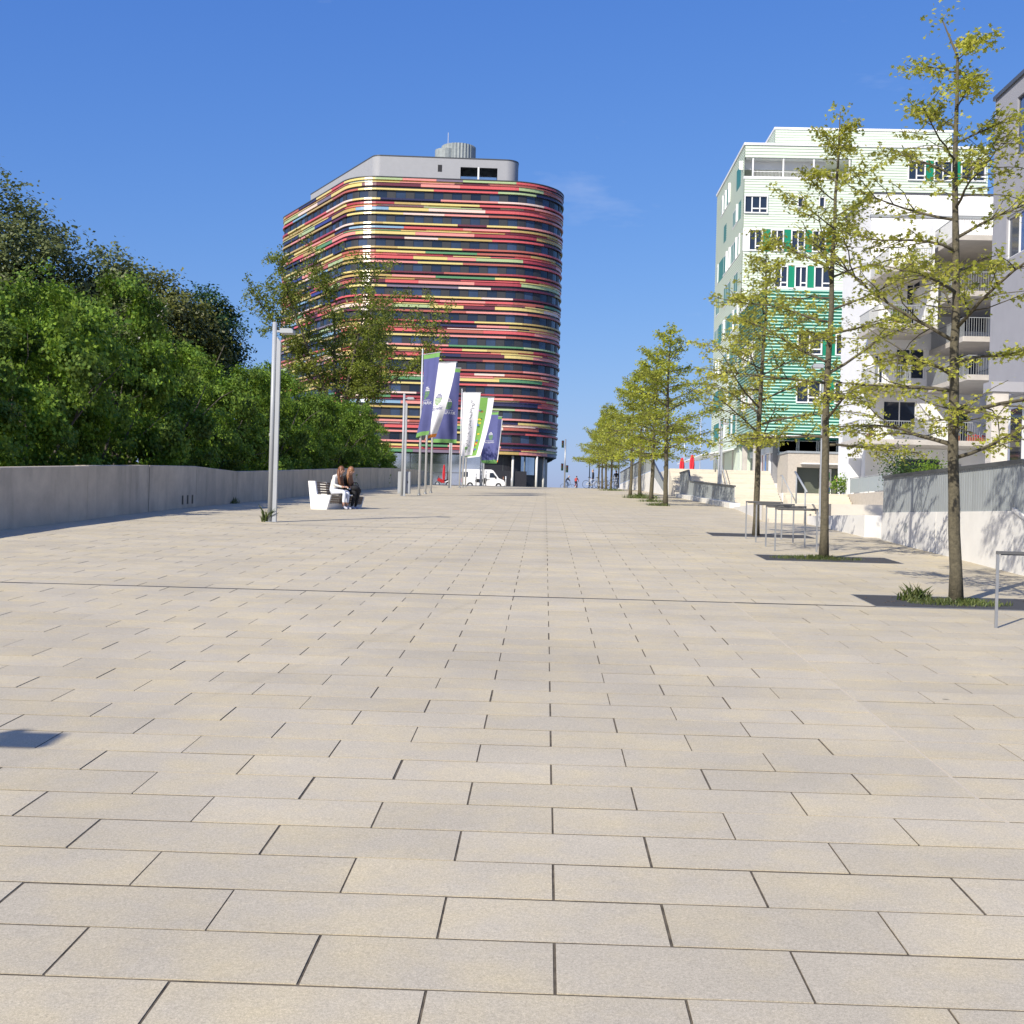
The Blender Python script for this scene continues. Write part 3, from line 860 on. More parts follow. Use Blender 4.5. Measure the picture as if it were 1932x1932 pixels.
q.add(pc, [tuple(range(len(pc)))])
pent = tloc(q.build('penthouse', m_pent))
def plink(o):
    o.parent = pent; return o
q = MB(); ribbon(q, PP, oa - .5, ob + .5, 47.5, 51.5, -2.6, -2.5); plink(q.build('terrace_glazing', m_gf))
q = MB(); ribbon(q, PP, (oa + ob) / 2 - .2, (oa + ob) / 2 + .05, 48.3, 50.75, -.3, .01); plink(q.build('terrace_post', M['frame_white']))
q = MB(); ribbon(q, PP, 0, PP[-1][4], 51.9, 52.05, -.4, .05); plink(q.build('roof_edge', M['dark_rail']))
q = MB(); ribbon(q, PP, sf + 8.3, sf + 8.9, 49.9, 50.9, .0, .03); plink(q.build('small_window', M['black']))
for a, b in ((5.2, 7.6), (13.5, 15.8)):
    q = MB(); ribbon(q, PP, a, b, 48.0, 48.9, 0, .03); plink(q.build('louvre', M['black']))
q = MB(); ribbon(q, PP, sf + 4.6, sf + 8.0, 48.2, 48.4, .4, 1.0); plink(q.build('maintenance_beam', M['dark_rail']))
m_drum = mat('corrugated_drum', (0.25, 0.28, 0.28), 0.6, 0.2, 3, metal=0.0)
q = MB()
nn = 64
dz = [(51.85, 0), (55.85, 0)]
vs = []
for z, _ in dz:
    for i in range(nn):
        a = 2 * PI * i / nn; r = 2.62 if i % 2 else 2.5
        vs.append((-14.4 + r * math.cos(a), 186.6 + r * math.sin(a), z))
q.add(vs, [(i, (i + 1) % nn, nn + (i + 1) % nn, nn + i) for i in range(nn)] + [tuple(range(nn, 2 * nn))])
q.tube([(-16.2, 185.6, 51.85), (-16.2, 185.6, 55.0)], 1.7, 20)
tloc(q.build('lift_drum', m_drum))
tloc(MB().tube([(-15.9, 185, 55), (-15.9, 185, 57.6)], .05, 6).build('mast', M['alu']))

# ------------------------------------------------------------------ pale green building
gb = thing('green_clad_building', 'tall pale mint-green clad building with dark green ribbed lower block', 'building', (26, 112, 3.1))
def gl(o):
    o.parent = gb; o.matrix_parent_inverse = Matrix.Translation(-Vector(gb.location)); return o
m_mint = mat('mint_cladding', (0.60, 0.68, 0.56), 0.45, 0.03, 1.2)
m_dgreen = mat('dark_green_cladding', (0.02, 0.20, 0.135), 0.25, 0.04, 1.5)
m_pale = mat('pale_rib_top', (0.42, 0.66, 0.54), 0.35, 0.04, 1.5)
m_shut = mat('green_shutter', (0.005, 0.21, 0.11), 0.4, 0.04, 2)
m_teal = mat('teal_glass', (0.025, 0.20, 0.18), 0.4, 0.05, 2, spec=0.4)
def lap(face, c, u0, u1, z0, z1, pitch=.235, dep=.045, wave=False, m=None, name='cladding'):
    """horizontal boards; face 'F' lies in Y=c facing -Y, 'L' in X=c facing -X"""
    mb = MB()
    n = max(1, round((z1 - z0) / pitch)); p = (z1 - z0) / n
    P = (lambda u, d, z: (u, c - d, z)) if face == 'F' else (lambda u, d, z: (c - d, u, z))
    for i in range(n):
        a = z0 + p * i
        pr = [(dep, a), (dep, a + p * .08), (0.004, a + p), (0.004, a + p)] if not wave else [(0.005, a), (dep * .4, a + p * .3), (dep, a + p * .56), (dep * .97, a + p * .62), (.005, a + p)]
        pr = pr if wave else [(0.0, a), (dep, a + .003), (dep, a + p * .1), (0.002, a + p)]
        k = len(pr)
        vs = [P(u0, d, z) for d, z in pr] + [P(u1, d, z) for d, z in pr]
        fs = [(j, k + j, k + j + 1, j + 1) if face == 'F' else (j, j + 1, k + j + 1, k + j) for j in range(k - 1)]
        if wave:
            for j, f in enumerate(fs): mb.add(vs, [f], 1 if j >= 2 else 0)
        else: mb.add(vs, fs)
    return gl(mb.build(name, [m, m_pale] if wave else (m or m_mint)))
def window(face, c, u0, u1, z0, z1, lights=2, gm=None, proud=.12, low=True, deep=-.05):
    P = (lambda u, d, z: (u, c - d, z)) if face == 'F' else (lambda u, d, z: (c - d, u, z))
    def bar(mb, a, b, za, zb, d0, d1):
        p, q = P(a, d0, za), P(b, d1, zb)
        mb.box(min(p[0], q[0]), max(p[0], q[0]), min(p[1], q[1]), max(p[1], q[1]), za, zb)
    fr = MB(); t = .09
    bar(fr, u0, u1, z0, z0 + .1, -.12, proud + .05); bar(fr, u0, u1, z1 - t, z1, -.1, proud)
    bar(fr, u0, u0 + t, z0 + .1, z1 - t, -.1, proud); bar(fr, u1 - t, u1, z0 + .1, z1 - t, -.1, proud)
    w = (u1 - u0) / lights
    for i in range(1, lights):
        bar(fr, u0 + w * i - t / 2, u0 + w * i + t / 2, z0 + .1, z1 - t, -.1, min(.05, proud))
        if low: bar(fr, u0 + w * i + t / 2, u0 + w * (i + 1) - t, z0 + .4, z0 + .5, -.1, .04)
    f = gl(fr.build('window', M['frame_white']))
    pn = MB(); bar(pn, u0 + t, u1 - t, z0 + .1, z1 - t, deep - .03, deep)
    pn.build('pane', gm or M['glass'], f)
    return f
GX, GY = 16.5, 106.0
# solid core set back behind the cladding
core = MB().box(GX + .25, 37.1, GY + .25, 122.9, 3.0, 29.4).box(GX + .25, 37.1, 109, 122.9, 29.4, 32.2)
core.box(25.6, 37.1, GY + .25, 109, 29.4, 32.2)
gl(core.build('building_core', m_mint))
for z0, z1 in ((28.1, 29.5), (25.2, 26.5), (22.12, 23.28), (31.35, 32.4)):
    lap('F', GY, GX, 37.2, z0, z1)
    lap('L', GX, GY, 123, z0, z1)
lap('F', GY, GX, 19.2, 20.1, 22.1); lap('F', GY, 24.1, 37.2, 6.6, 22.1); lap('F', GY, GX, 24.1, 17.8, 20.1)
for z0, z1 in ((18.9, 20.1), (15.7, 17.0), (12.6, 13.8), (9.4, 10.7), (6.4, 7.7)):
    lap('L', GX, 106.4, 123, z0, z1)
# front rows
lap('F', GY, 18.56, 21.05, 26.5, 28.1); lap('F', GY, 21.62, 22.86, 26.5, 28.1); lap('F', GY, 23.46, 37.2, 26.5, 28.1)
lap('F', GY, 21.05, 21.62, 26.5, 27.1); lap('F', GY, 22.86, 23.46, 26.5, 27.1)
window('F', GY, GX + .02, 18.54, 26.52, 28.08, 3); window('F', GY, 21.06, 21.6, 27.1, 28.08, 1); window('F', GY, 22.88, 23.44, 27.1, 28.08, 1)
u = [16.98, 18.17, 18.84, 19.98, 20.6, 21.8, 22.4, 23.57, 24.05]
gl(MB().box(GX - .02, 16.98, GY - .1, GY + .25, 23.28, 25.2).build('corner_post', M['frame_white']))
for i in range(8):
    if i % 2 == 0: window('F', GY, u[i], u[i + 1], 23.3, 25.18, 2)
    else: gl(MB().box(u[i] + .01, u[i + 1] - .01, GY - .03, GY + .25, 23.3, 25.18).build('green_panel', m_shut))
lap('F', GY, 24.05, 37.2, 23.28, 25.2)
u = [19.24, 20.4, 20.98, 22.05, 22.65, 24.08]
for i in range(5):
    if i % 2 == 0: window('F', GY, u[i], u[i + 1], 20.2, 22.08, 2)
    else: gl(MB().box(u[i] + .01, u[i + 1] - .01, GY - .03, GY + .25, 20.2, 22.08).build('green_panel', m_shut))
# loggia at the top left
gl(MB().box(GX, 25.6, 108.9, 109.0, 29.4, 31.4).build('loggia_wall', M['white_paint']))
gl(MB().box(GX + .1, 25.6, GY + .1, 109, 31.3, 31.42).build('loggia_soffit', M['white_paint']))
gl(MB().box(GX - .06, 25.6, GY - .08, GY + .3, 29.5, 29.72).build('sill', M['frame_white']))
lap('F', GY, 25.6, 30.4, 29.5, 31.35); lap('F', GY, 37.0, 37.2, 29.5, 31.35)
for a in (17.9, 20.2, 23.0):
    window('F', 108.9, a, a + 1.9, 29.5, 31.1, 2)
for x in (17.2, 19.8, 22.4, 25.45):
    gl(MB().box(x - .06, x + .06, GY + .02, GY + .14, 29.6, 31.35).build('loggia_post', M['frame_white']))
rl = MB(); rl.box(17.2, 25.4, GY + .03, GY + .06, 30.15, 30.2)
for i in range(70): rl.box(17.25 + .117 * i, 17.27 + .117 * i, GY + .035, GY + .055, 29.7, 30.15)
gl(rl.build('loggia_railing', M['frame_white']))
gl(MB().box(GX - .35, 23.6, GY + .9, GY + 1.0, 30.55, 31.3).build('sun_blind', M['white_paint']))
u = [30.4, 31.9, 32.6, 34.2, 34.9, 37.0]
for i in range(5):
    if i % 2 == 0: window('F', GY, u[i], u[i + 1], 29.6, 31.34, 2)
    else: gl(MB().box(u[i] + .01, u[i + 1] - .01, GY - .03, GY + .25, 29.6, 31.34).build('green_panel', m_shut))
lap('F', GY, 30.4, 37, 29.5, 29.6)
# white copings and roof storey
gl(MB().box(GX - .12, 37.3, GY - .12, 123.1, 32.4, 32.6).build('roof_coping', M['frame_white']))
lap('F', 112, 20.1, 36, 32.6, 35.7); lap('L', 20.1, 112, 121, 32.6, 35.7)
gl(MB().box(20.15, 36, 112.05, 121, 32.6, 35.6).build('roof_storey', m_mint))
gl(MB().box(20.0, 36.1, 111.9, 121.1, 35.7, 35.9).build('roof_coping', M['frame_white']))
# left face window rows: projecting white window boxes and teal glazing
RG = random.Random(5)
for (z0, z1) in ((29.5, 31.35), (26.5, 28.1), (23.28, 25.2), (20.1, 22.12), (17.0, 18.9), (13.8, 15.7), (10.7, 12.6), (7.7, 9.4)):
    y = 107.2 + RG.uniform(0, 1.2) if z0 > 19 else 107.5
    lap('L', GX, GY + .02 if z0 > 19 else 106.4, y, z0, z1)
    while y < 121:
        kind = RG.random()
        w = RG.uniform(1.4, 2.6)
        b = min(y + w, 122.6)
        if kind < .62:
            window('L', GX, y, b, z0 + .02, z1 - .02, 2, m_teal, .02, False, .012)
            if RG.random() < .75: gl(MB().box(GX - RG.uniform(.10, .22), GX - .022, y + .0, y + .09, z0 + .02, z1 - .02).build('window_fin', M['frame_white']))
        elif kind < .85:
            gl(MB().box(GX - .03, GX + .25, y + .01, b - .01, z0 + .02, z1 - .02).build('teal_panel', m_teal))
        else:
            lap('L', GX, y, b, z0, z1)
        y = b
    lap('L', GX, y, 123, z0, z1)
# dark green ribbed block in front
DX, DY = 16.45, 94.6
gl(MB().box(DX + .15, 26, DY + .15, 106.2, 6.5, 17.8).build('ribbed_core', m_dgreen))
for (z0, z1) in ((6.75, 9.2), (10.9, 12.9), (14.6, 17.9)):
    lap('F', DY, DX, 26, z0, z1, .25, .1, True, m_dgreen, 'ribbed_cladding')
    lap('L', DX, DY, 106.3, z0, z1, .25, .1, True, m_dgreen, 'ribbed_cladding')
for (z0, z1) in ((9.2, 10.9), (12.9, 14.6)):
    x = DX
    for i, w in enumerate((2.6, 1.9, 1.0, 1.9, 2.15)):
        if i in (1, 3): window('F', DY, x, x + w, z0 + .02, z1 - .02, 2)
        elif i == 2: gl(MB().box(x, x + w, DY - .04, DY + .16, z0, z1).build('green_panel', m_shut))
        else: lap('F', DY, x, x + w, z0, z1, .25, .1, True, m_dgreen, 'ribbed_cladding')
        x += w
    y = DY
    for i, w in enumerate((3.6, 2.4, 1.2, 2.4, 2.1)):
        if i in (1, 3): window('L', DX, y, y + w, z0 + .02, z1 - .02, 2, None, .08)
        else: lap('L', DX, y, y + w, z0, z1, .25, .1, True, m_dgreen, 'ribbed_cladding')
        y += w
gl(MB().box(DX - .05, 26, DY - .05, 106.2, 17.9, 18.05).build('ribbed_coping', M['frame_white']))
gl(MB().box(DX, 26, DY, 106.2, 6.62, 6.74).build('soffit', M['white_paint']))
# ground floor behind: glazing, pillars, coloured panels, canopy
gl(MB().box(17.9, 36, 97.25, 122.5, 3.05, 6.6).build('shop_core', mat('shop_grey', (.25, .25, .26), .7, .1, 2)))
RG = random.Random(9)
y = 98.0
cols = [M['frame_white'], M['glass2'], mat('blue_panel', (.02, .2, .62), .4, .05, 3), M['frame_white'], mat('darkred_panel', (.2, .02, .03), .4, .05, 3), M['frame_white'], M['glass2'], M['glass'], M['frame_white'], M['glass2']]
i = 0
while y < 122:
    w = .5 if i % 2 == 0 else 1.0
    gl(MB().box(17.8, 17.9, y, y + w - .02, 3.12, 5.5).build('shop_panel', cols[i % len(cols)])); y += w; i += 1
gl(MB().box(17.6, 17.92, 97.3, 122.6, 5.5, 6.0).build('fascia', M['white_paint']))
for y in (99, 104.5, 110, 115.5, 121):
    gl(MB().box(16.7, 17.1, y, y + .4, 3.05, 6.45).build('pillar', M['slabc']))
gl(MB().prism([(13.6, 108, 5.75), (16.6, 108, 6.35), (16.6, 108, 6.42), (13.6, 108, 5.82)], (0, 19, 0)).build('canopy', M['white_paint']))
MB().box(15.0, 15.1, 108.9, 112.4, 5.5, 6.0).build('shop_sign', M['frame_white'], None)
sg = bpy.data.objects['shop_sign']; gl(sg)
# front strip windows above the entrance pavilion
x = 18.3
for i in range(5):
    window('F', 97.2, x, x + 1.5, 5.5, 6.55, 1, None, .06); x += 1.56

# ------------------------------------------------------------------ entrance pavilion
pv = thing('entrance_pavilion', 'low beige concrete entrance pavilion with glazed door at the top of the landing stairs', 'pavilion', (20.5, 93, 1.72))
def pl(o): o.parent = pv; o.matrix_parent_inverse = Matrix.Translation(-Vector(pv.location)); return o
pl(MB().box(18.27, 18.95, 93, 97.1, 1.72, 5.3).box(18.95, 24, 93, 97.1, 4.25, 5.3).box(22.4, 24, 93, 97.1, 1.72, 4.25).build('pavilion_wall', M['beige_wall']))
pl(MB().box(18.2, 24.05, 92.92, 97.12, 5.3, 5.45).build('roof_edge', M['grey_metal']))
pl(MB().box(18.95, 22.4, 94.2, 94.25, 1.72, 4.25).build('glazing', glass('pavilion_glass', (.11, .12, .09), .1, .6)))
dr = pl(MB().box(20.9, 20.98, 94.05, 94.2, 1.72, 4.2).box(21.7, 21.78, 94.05, 94.2, 1.72, 4.2).box(20.98, 21.7, 94.05, 94.2, 3.95, 4.2).build('door_frame', M['frame_white']))
MB().box(21.0, 21.68, 94.1, 94.13, 1.75, 3.9).build('door_leaf', glass('door_green', (.2, .42, .2), .2, .4), dr)
pl(MB().box(19.2, 22.3, 92.2, 93, 4.45, 4.55).build('door_canopy', M['white_conc']))
pl(MB().box(22.9, 23.4, 91.4, 91.9, 1.72, 6.6).build('column', M['beige_wall']))
# ------------------------------------------------------------------ white building with balconies
wb = thing('white_balcony_building', 'white rendered apartment building with stacked concrete balconies behind the first trees', 'building', (23, 72, 1.72))
def wlk(o): o.parent = wb; o.matrix_parent_inverse = Matrix.Translation(-Vector(wb.location)); return o
def wbx(name, m, *a): return wlk(MB().box(*a).build(name, m))
WY = 69.6
# front wall pieces leave real openings for the windows
OPEN = [(18.95, 20.8, 5.55, 7.05), (22.75, 23.75, 4.7, 7.0), (19.95, 22.15, 2.1, 3.8), (19.6, 21.2, 8.3, 10.0), (22.6, 24.2, 7.7, 9.9), (20.1, 20.9, 12.4, 14.9), (19.3, 21.3, 11.0, 12.3), (22.6, 24.6, 11.0, 13.0), (18.4, 18.9, 8.0, 9.6)]
def wall_with_holes(x0, x1, z0, z1, y0, y1, holes):
    xs = sorted({x0, x1, *[h[0] for h in holes], *[h[1] for h in holes]}); zs = sorted({z0, z1, *[h[2] for h in holes], *[h[3] for h in holes]})
    xs = [x for x in xs if x0 <= x <= x1]; zs = [z for z in zs if z0 <= z <= z1]
    mb = MB()
    for a, b in zip(xs[:-1], xs[1:]):
        run = None
        for c, d in zip(zs[:-1], zs[1:]):
            hole = any(h[0] <= a and b <= h[1] and h[2] <= c and d <= h[3] for h in holes)
            if not hole:
                mb.box(a, b, y0, y1, c, d)
    return mb
mb = wall_with_holes(18.0, 30, 1.5, 18.3, WY, WY + .35, OPEN)
wlk(mb.build('front_wall', M['white_paint']))
wbx('side_wall', M['white_paint'], 18.0, 18.35, WY + .35, 76, 1.5, 18.3)
wbx('rear_mass', M['white_paint'], 18.35, 30, WY + 1.6, 76, 1.5, 18.2)
wbx('roof_parapet', M['white_paint'], 18.05, 30, WY + .3, 76, 18.3, 18.75)
wbx('roof_coping', M['dark_rail'], 17.95, 30.1, WY + .25, 76, 18.75, 18.85)
wbx('cornice', M['grey_metal'], 17.95, 30.1, WY - .06, WY + .2, 17.35, 17.5)
wbx('side_pier', M['white_paint'], 17.3, 17.99, 70.5, 72.4, 1.5, 4.34)
for (a, b, c, d) in OPEN:
    f = MB(); t = .06
    f.box(a, b, WY + .16, WY + .24, c, c + t).box(a, b, WY + .16, WY + .24, d - t, d).box(a, a + t, WY + .16, WY + .24, c + t, d - t).box(b - t, b, WY + .16, WY + .24, c + t, d - t)
    m_ = (a + b) / 2
    f.box(m_ - .03, m_ + .03, WY + .16, WY + .24, c + t, d - t)
    fo = wlk(f.build('window', M['frame_white'] if c > 4 else M['dark_rail']))
    MB().box(a + t, b - t, WY + .19, WY + .21, c + t, d - t).build('pane', M['glass'], fo)
BAL = [  # x0, x1, y front, slab top
    (16.6, 25.5, 65.9, 4.62), (17.4, 20.6, 65.6, 10.75), (17.9, 20.4, 65.7, 13.8), (21.2, 24.2, 62.6, 7.75), (20.8, 25.2, 63.2, 12.1), (20.7, 25, 63.4, 15.0), (17.6, 19.6, 66.3, 7.65), (21.4, 25.2, 64, 9.9)]
for n_, (a, b, yf, z) in enumerate(BAL):
    so = wlk(MB().bbox(a, b, yf, WY - .003, z - .27, z, .015).build('balcony', M['slabc']))
    r = MB(); h = 1.0
    r.box(a + .06, b - .06, yf + .06, yf + .1, z + h - .04, z + h)
    r.box(a + .06, a + .1, yf + .1, WY, z + h - .04, z + h); r.box(b - .1, b - .06, yf + .1, WY, z + h - .04, z + h)
    x = a + .08
    while x < b - .05:
        r.box(x - .009, x + .009, yf + .07, yf + .088, z + .003, z + h - .04); x += .125
    for xx in (a + .08, b - .08):
        y = yf + .2
        while y < WY - .1:
            r.box(xx - .009, xx + .009, y - .009, y + .009, z + .003, z + h - .04); y += .125
    r.build('railing', M['grey_metal'], so)
    if n_ in (1, 2, 4, 5):
        MB().box(b - .12, b - .02, yf + .02, WY - .01, z + .002, z + 2.5).build('side_screen', M['white_paint'], so)
# things standing on the balconies
wbx('ground_pier', M['white_paint'], 24.6, 25.1, 66.1, 66.5, 1.5, 4.35)
vs, fs = text_mesh('45', .62)
o = MB().add([(19.5 + v[0], WY - .012, 5.25 + v[1]) for v in vs], [tuple(f) for f in fs]).build('house_number', M['dark_rail'])
wlk(o)
fb = thing('flower_box', 'red flower box on the long lowest balcony by the dark door', 'planter', (23.3, 66.35, 4.63), 0)
MB().bbox(-.75, .75, -.12, .12, .0, .22, .01).build('trough', mat('terracotta', (.35, .08, .04), .8, .1, 8), fb)
rb = MB(); rr = random.Random(3)
for i in range(60):
    rb.ball((rr.uniform(-.7, .7), rr.uniform(-.1, .1), .22 + rr.uniform(0, .12)), rr.uniform(.02, .05), 5, 3)
tag(rb.build('flowers', M['red'], fb), kind='stuff')

# ------------------------------------------------------------------ grey building at the right edge
gy = thing('grey_corner_building', 'grey rendered building raised on a concrete column at the right edge', 'building', (26, 55, 1.7))
def gyl(o): o.parent = gy; o.matrix_parent_inverse = Matrix.Translation(-Vector(gy.location)); return o
# upper volume: left wall with window openings (built in the YZ plane)
def left_wall(x0, x1, y0, y1, z0, z1, holes):
    ys_ = sorted({y0, y1, *[h[0] for h in holes], *[h[1] for h in holes]}); zs = sorted({z0, z1, *[h[2] for h in holes], *[h[3] for h in holes]})
    mb = MB()
    for a, b in zip(ys_[:-1], ys_[1:]):
        for c, d in zip(zs[:-1], zs[1:]):
            if not any(h[0] <= a and b <= h[1] and h[2] <= c and d <= h[3] for h in holes): mb.box(x0, x1, a, b, c, d)
    return mb
HG = [(52.2, 57.2, 17.2, 19.9), (50, 58.2, 12.6, 14.6), (46, 50, 8.6, 10.6)]
gyl(left_wall(21.35, 21.7, 40, 60, 6.15, 20.7, HG).build('side_wall', M['grey_render']))
gyl(MB().box(21.7, 34, 59.65, 60, 6.15, 20.7).box(21.7, 34, 40, 40.35, 6.15, 20.7).build('end_walls', M['grey_render']))
gyl(MB().box(21.7, 34, 40.35, 59.65, 6.15, 6.5).build('soffit', M['grey_render']))
gyl(MB().box(21.25, 34, 39.9, 60.1, 20.7, 20.9).build('roof_edge', M['dark_rail']))
gyl(MB().box(22.3, 34, 40.5, 59.5, 6.6, 20.6).build('inner_mass', mat('interior_dark', (.08, .08, .085), .8, .1, 2)))
for k, (a, b, c, d) in enumerate(HG):
    f = MB(); t = .08
    f.box(21.45, 21.55, a, b, c, c + t).box(21.45, 21.55, a, b, d - t, d).box(21.45, 21.55, a, a + t, c + t, d - t).box(21.45, 21.55, b - t, b, c + t, d - t)
    n = max(2, int((b - a) / 1.3))
    for i in range(1, n):
        y = a + (b - a) * i / n
        f.box(21.45, 21.55, y - .05, y + .05, c + t, d - t)
    fo = gyl(f.build('window', M['frame_white'] if k else M['dark_rail']))
    for i in range(n):
        ya, yb = a + (b - a) * i / n + .08, a + (b - a) * (i + 1) / n - .08
        MB().box(21.49, 21.51, ya, yb, c + t, d - t).build('pane', [M['glass2'], M['glass'], mat('blue_glass', (.03, .10, .28), .08, .05, 2)][(i + k) % 3], fo)
gyl(MB().bbox(20.0, 20.75, 55.7, 56.45, -1, 6.148, .03).build('column', M['slabc']))
gyl(MB().box(19.9, 22, 55.6, 56.6, 6.152, 6.6).build('beam', M['grey_render']))
gyl(MB().box(21.8, 34, 52, 59.5, 1.7, 6.14).build('ground_storey', M['white_paint']))
gyl(MB().box(21.77, 21.8, 56.9, 58.2, 1.8, 5.6).build('ground_window', M['glass']))
struct('terrace_yard', MB().box(17.65, 62, 62.05, 70.4, 0, 1.7), M['white_conc'])

# ------------------------------------------------------------------ leaves, trees
LEAF_KITE = [(0, 0), (.32, .45), (0, 1), (-.32, .45)]
LEAF_OAK = [(0, 0), (.09, .16), (.34, .24), (.13, .42), (.42, .62), (.14, .68), (0, 1), (-.14, .68), (-.42, .62), (-.13, .42), (-.34, .24), (-.09, .16)]
LEAF_MAPLE = [(0, 0), (.5, .12), (.3, .4), (.42, .72), (.1, .66), (0, 1), (-.1, .66), (-.42, .72), (-.3, .4), (-.5, .12)]
def leaf_mesh(name, pos, nrm, size, outline, m, rng):
    """one small polygon per leaf; pos (n,3), nrm (n,3) preferred facing"""
    n = len(pos)
    nr = nrm / np.maximum(np.linalg.norm(nrm, axis=1, keepdims=True), 1e-6)
    t = rng.normal(size=(n, 3)); t -= nr * np.sum(t * nr, axis=1, keepdims=True)
    t /= np.maximum(np.linalg.norm(t, axis=1, keepdims=True), 1e-6)
    b = np.cross(nr, t)
    k = len(outline)
    ol = np.array(outline)
    sz = size * rng.uniform(.65, 1.25, n)
    co = pos[:, None, :] + sz[:, None, None] * (ol[None, :, 0, None] * b[:, None, :] + (ol[None, :, 1, None] - .2) * t[:, None, :])
    # slight droop along the leaf
    co[:, :, :] -= (sz[:, None, None] * .25 * (ol[None, :, 1, None] ** 2)) * nr[:, None, :]
    me = bpy.data.meshes.new(name)
    me.vertices.add(n * k); me.loops.add(n * k); me.polygons.add(n)
    me.vertices.foreach_set('co', co.reshape(-1).astype(np.float32))
    me.loops.foreach_set('vertex_index', np.arange(n * k, dtype=np.int32))
    me.polygons.foreach_set('loop_start', np.arange(0, n * k, k, dtype=np.int32))
    me.polygons.foreach_set('loop_total', np.full(n, k, dtype=np.int32))
    me.materials.append(m)
    me.update(calc_edges=True)
    return me

def bend(p, d, L, n, curl, rnd, wob=.1):
    """a wandering limb: list of points"""
    pts = [Vector(p)]; d = Vector(d).normalized()
    for i in range(n):
        d = (d + Vector((rnd.gauss(0, wob), rnd.gauss(0, wob), rnd.gauss(0, wob) + curl))).normalized()
        pts.append(pts[-1] + d * (L / n))
    return pts

M['leaf_oak'] = leafmat('spring_oak_leaf', (0.38, 0.41, 0.05), (0.55, 0.52, 0.09), 0.5)
M['leaf_maple'] = leafmat('maple_leaf', (0.055, 0.135, 0.009), (0.21, 0.31, 0.024), 0.32, 0.7, 0.5)
M['leaf_olive'] = leafmat('olive_leaf', (0.10, 0.125, 0.02), (0.18, 0.18, 0.04), 0.3)
M['leaf_fan'] = leafmat('young_fan_leaf', (0.16, 0.21, 0.03), (0.27, 0.30, 0.05), 0.45)
M['leaf_birch'] = leafmat('birch_leaf', (0.12, 0.155, 0.05), (0.20, 0.225, 0.08), 0.38)
M['leaf_dark'] = leafmat('dark_leaf', (0.022, 0.06, 0.012), (0.05, 0.10, 0.02), 0.25)
M['leaf_fresh'] = leafmat('fresh_oak_leaf', (0.30, 0.36, 0.04), (0.46, 0.46, 0.07), 0.48)

def oak(seed, H, clear, rmax, leaves, size, lean=(0, 0), r0=.1, topbend=False, dens=1.0, spr=.06):
    """young street oak: straight leader, tiers of wide near-level limbs, open foliage"""
    rnd = random.Random(seed); rng = np.random.default_rng(seed)
    tr = MB()
    n = 16
    lead = []
    wx, wy = 0, 0
    for i in range(n + 1):
        t = i / n
        wx += rnd.gauss(0, .012); wy += rnd.gauss(0, .012)
        bx_ = .16 * max(0, (t - .82) / .18) * math.sin((t - .82) / .18 * PI * 1.2) if topbend and t > .82 else 0
        lead.append(Vector((lean[0] * t + wx * (t > .1) + bx_, lean[1] * t + wy * (t > .1), H * t)))
    rr = [r0 * (1.25 if i == 0 else 1.0) * (1 - (i / n)) ** .75 + .007 for i in range(n + 1)]
    tr.tube(lead, rr, 10)
    def lp(z):
        t = min(max(z / H, 0), 1) * n; i = min(int(t), n - 1)
        return lead[i].lerp(lead[i + 1], t - i), rr[i] + (rr[i + 1] - rr[i]) * (t - i)
    P = []; N = []
    z = clear
    az = rnd.uniform(0, 6.28)
    while z < H * .965:
        t = (z - clear) / (H - clear)
        L = rmax * (.76 + .24 * min(1, t / .15)) * (1 - t) ** .85 * rnd.uniform(.75, 1.12) + .14
        p, r = lp(z)
        az += 2.4 + rnd.gauss(0, .35)
        el = rad(rnd.uniform(4, 26) + 18 * t)
        d = Vector((math.cos(az) * math.cos(el), math.sin(az) * math.cos(el), math.sin(el)))
        pts = bend(p, d, L, 7, -.02 + .02 * t, rnd, .09)
        rb = min(r * .5, .009 + .010 * L)
        tr.tube(pts, [rb * (1 - .82 * i / 7) for i in range(8)], 6)
        nodes = []
        for i in range(2, 8):
            for s in range(2 if i < 7 else 1):
                q = pts[i - 1].lerp(pts[i], rnd.random())
                dd = (pts[i] - pts[i - 1]).normalized()
                side = Vector((-dd.y, dd.x, 0)) * (1 if (s + i) % 2 else -1)
                d2 = (dd * .6 + side * rnd.uniform(.5, 1.3) + Vector((0, 0, rnd.uniform(-.22, .25))))
                l2 = (L * rnd.uniform(.18, .46) + .05) * (1.15 - .5 * i / 7)
                tw = bend(q, d2, l2, 4, 0, rnd, .16)
                tr.tube(tw, [rb * .32 * (1 - .7 * j / 4) + .0015 for j in range(5)], 4)
                nodes += [(tw[j], .35 + .16 * j) for j in range(1, 5)]
        nodes += [(pts[i], .5) for i in range(3, 8)]
        for (q, w) in nodes:
            for _ in range(int(rnd.uniform(0, 2 * leaves) * w * dens * min(1.15, .35 + .75 * L / rmax) + .5)):
                P.append((q.x + rnd.gauss(0, spr), q.y + rnd.gauss(0, spr), q.z + rnd.gauss(0, spr * .6) - .01))
                N.append((rnd.gauss(0, .6), rnd.gauss(0, .6), 1.0 + rnd.gauss(0, .4)))
        z += rnd.uniform(.10, .24) * (1.0 + .25 * (1 - t)) * H / 7
    tip = lead[-1]
    for _ in range(int(leaves * 4)):
        P.append((tip.x + rnd.gauss(0, .1), tip.y + rnd.gauss(0, .1), tip.z + rnd.gauss(0, .1))); N.append((rnd.gauss(0, 1), rnd.gauss(0, 1), 1))
    return tr, np.array(P), np.array(N)

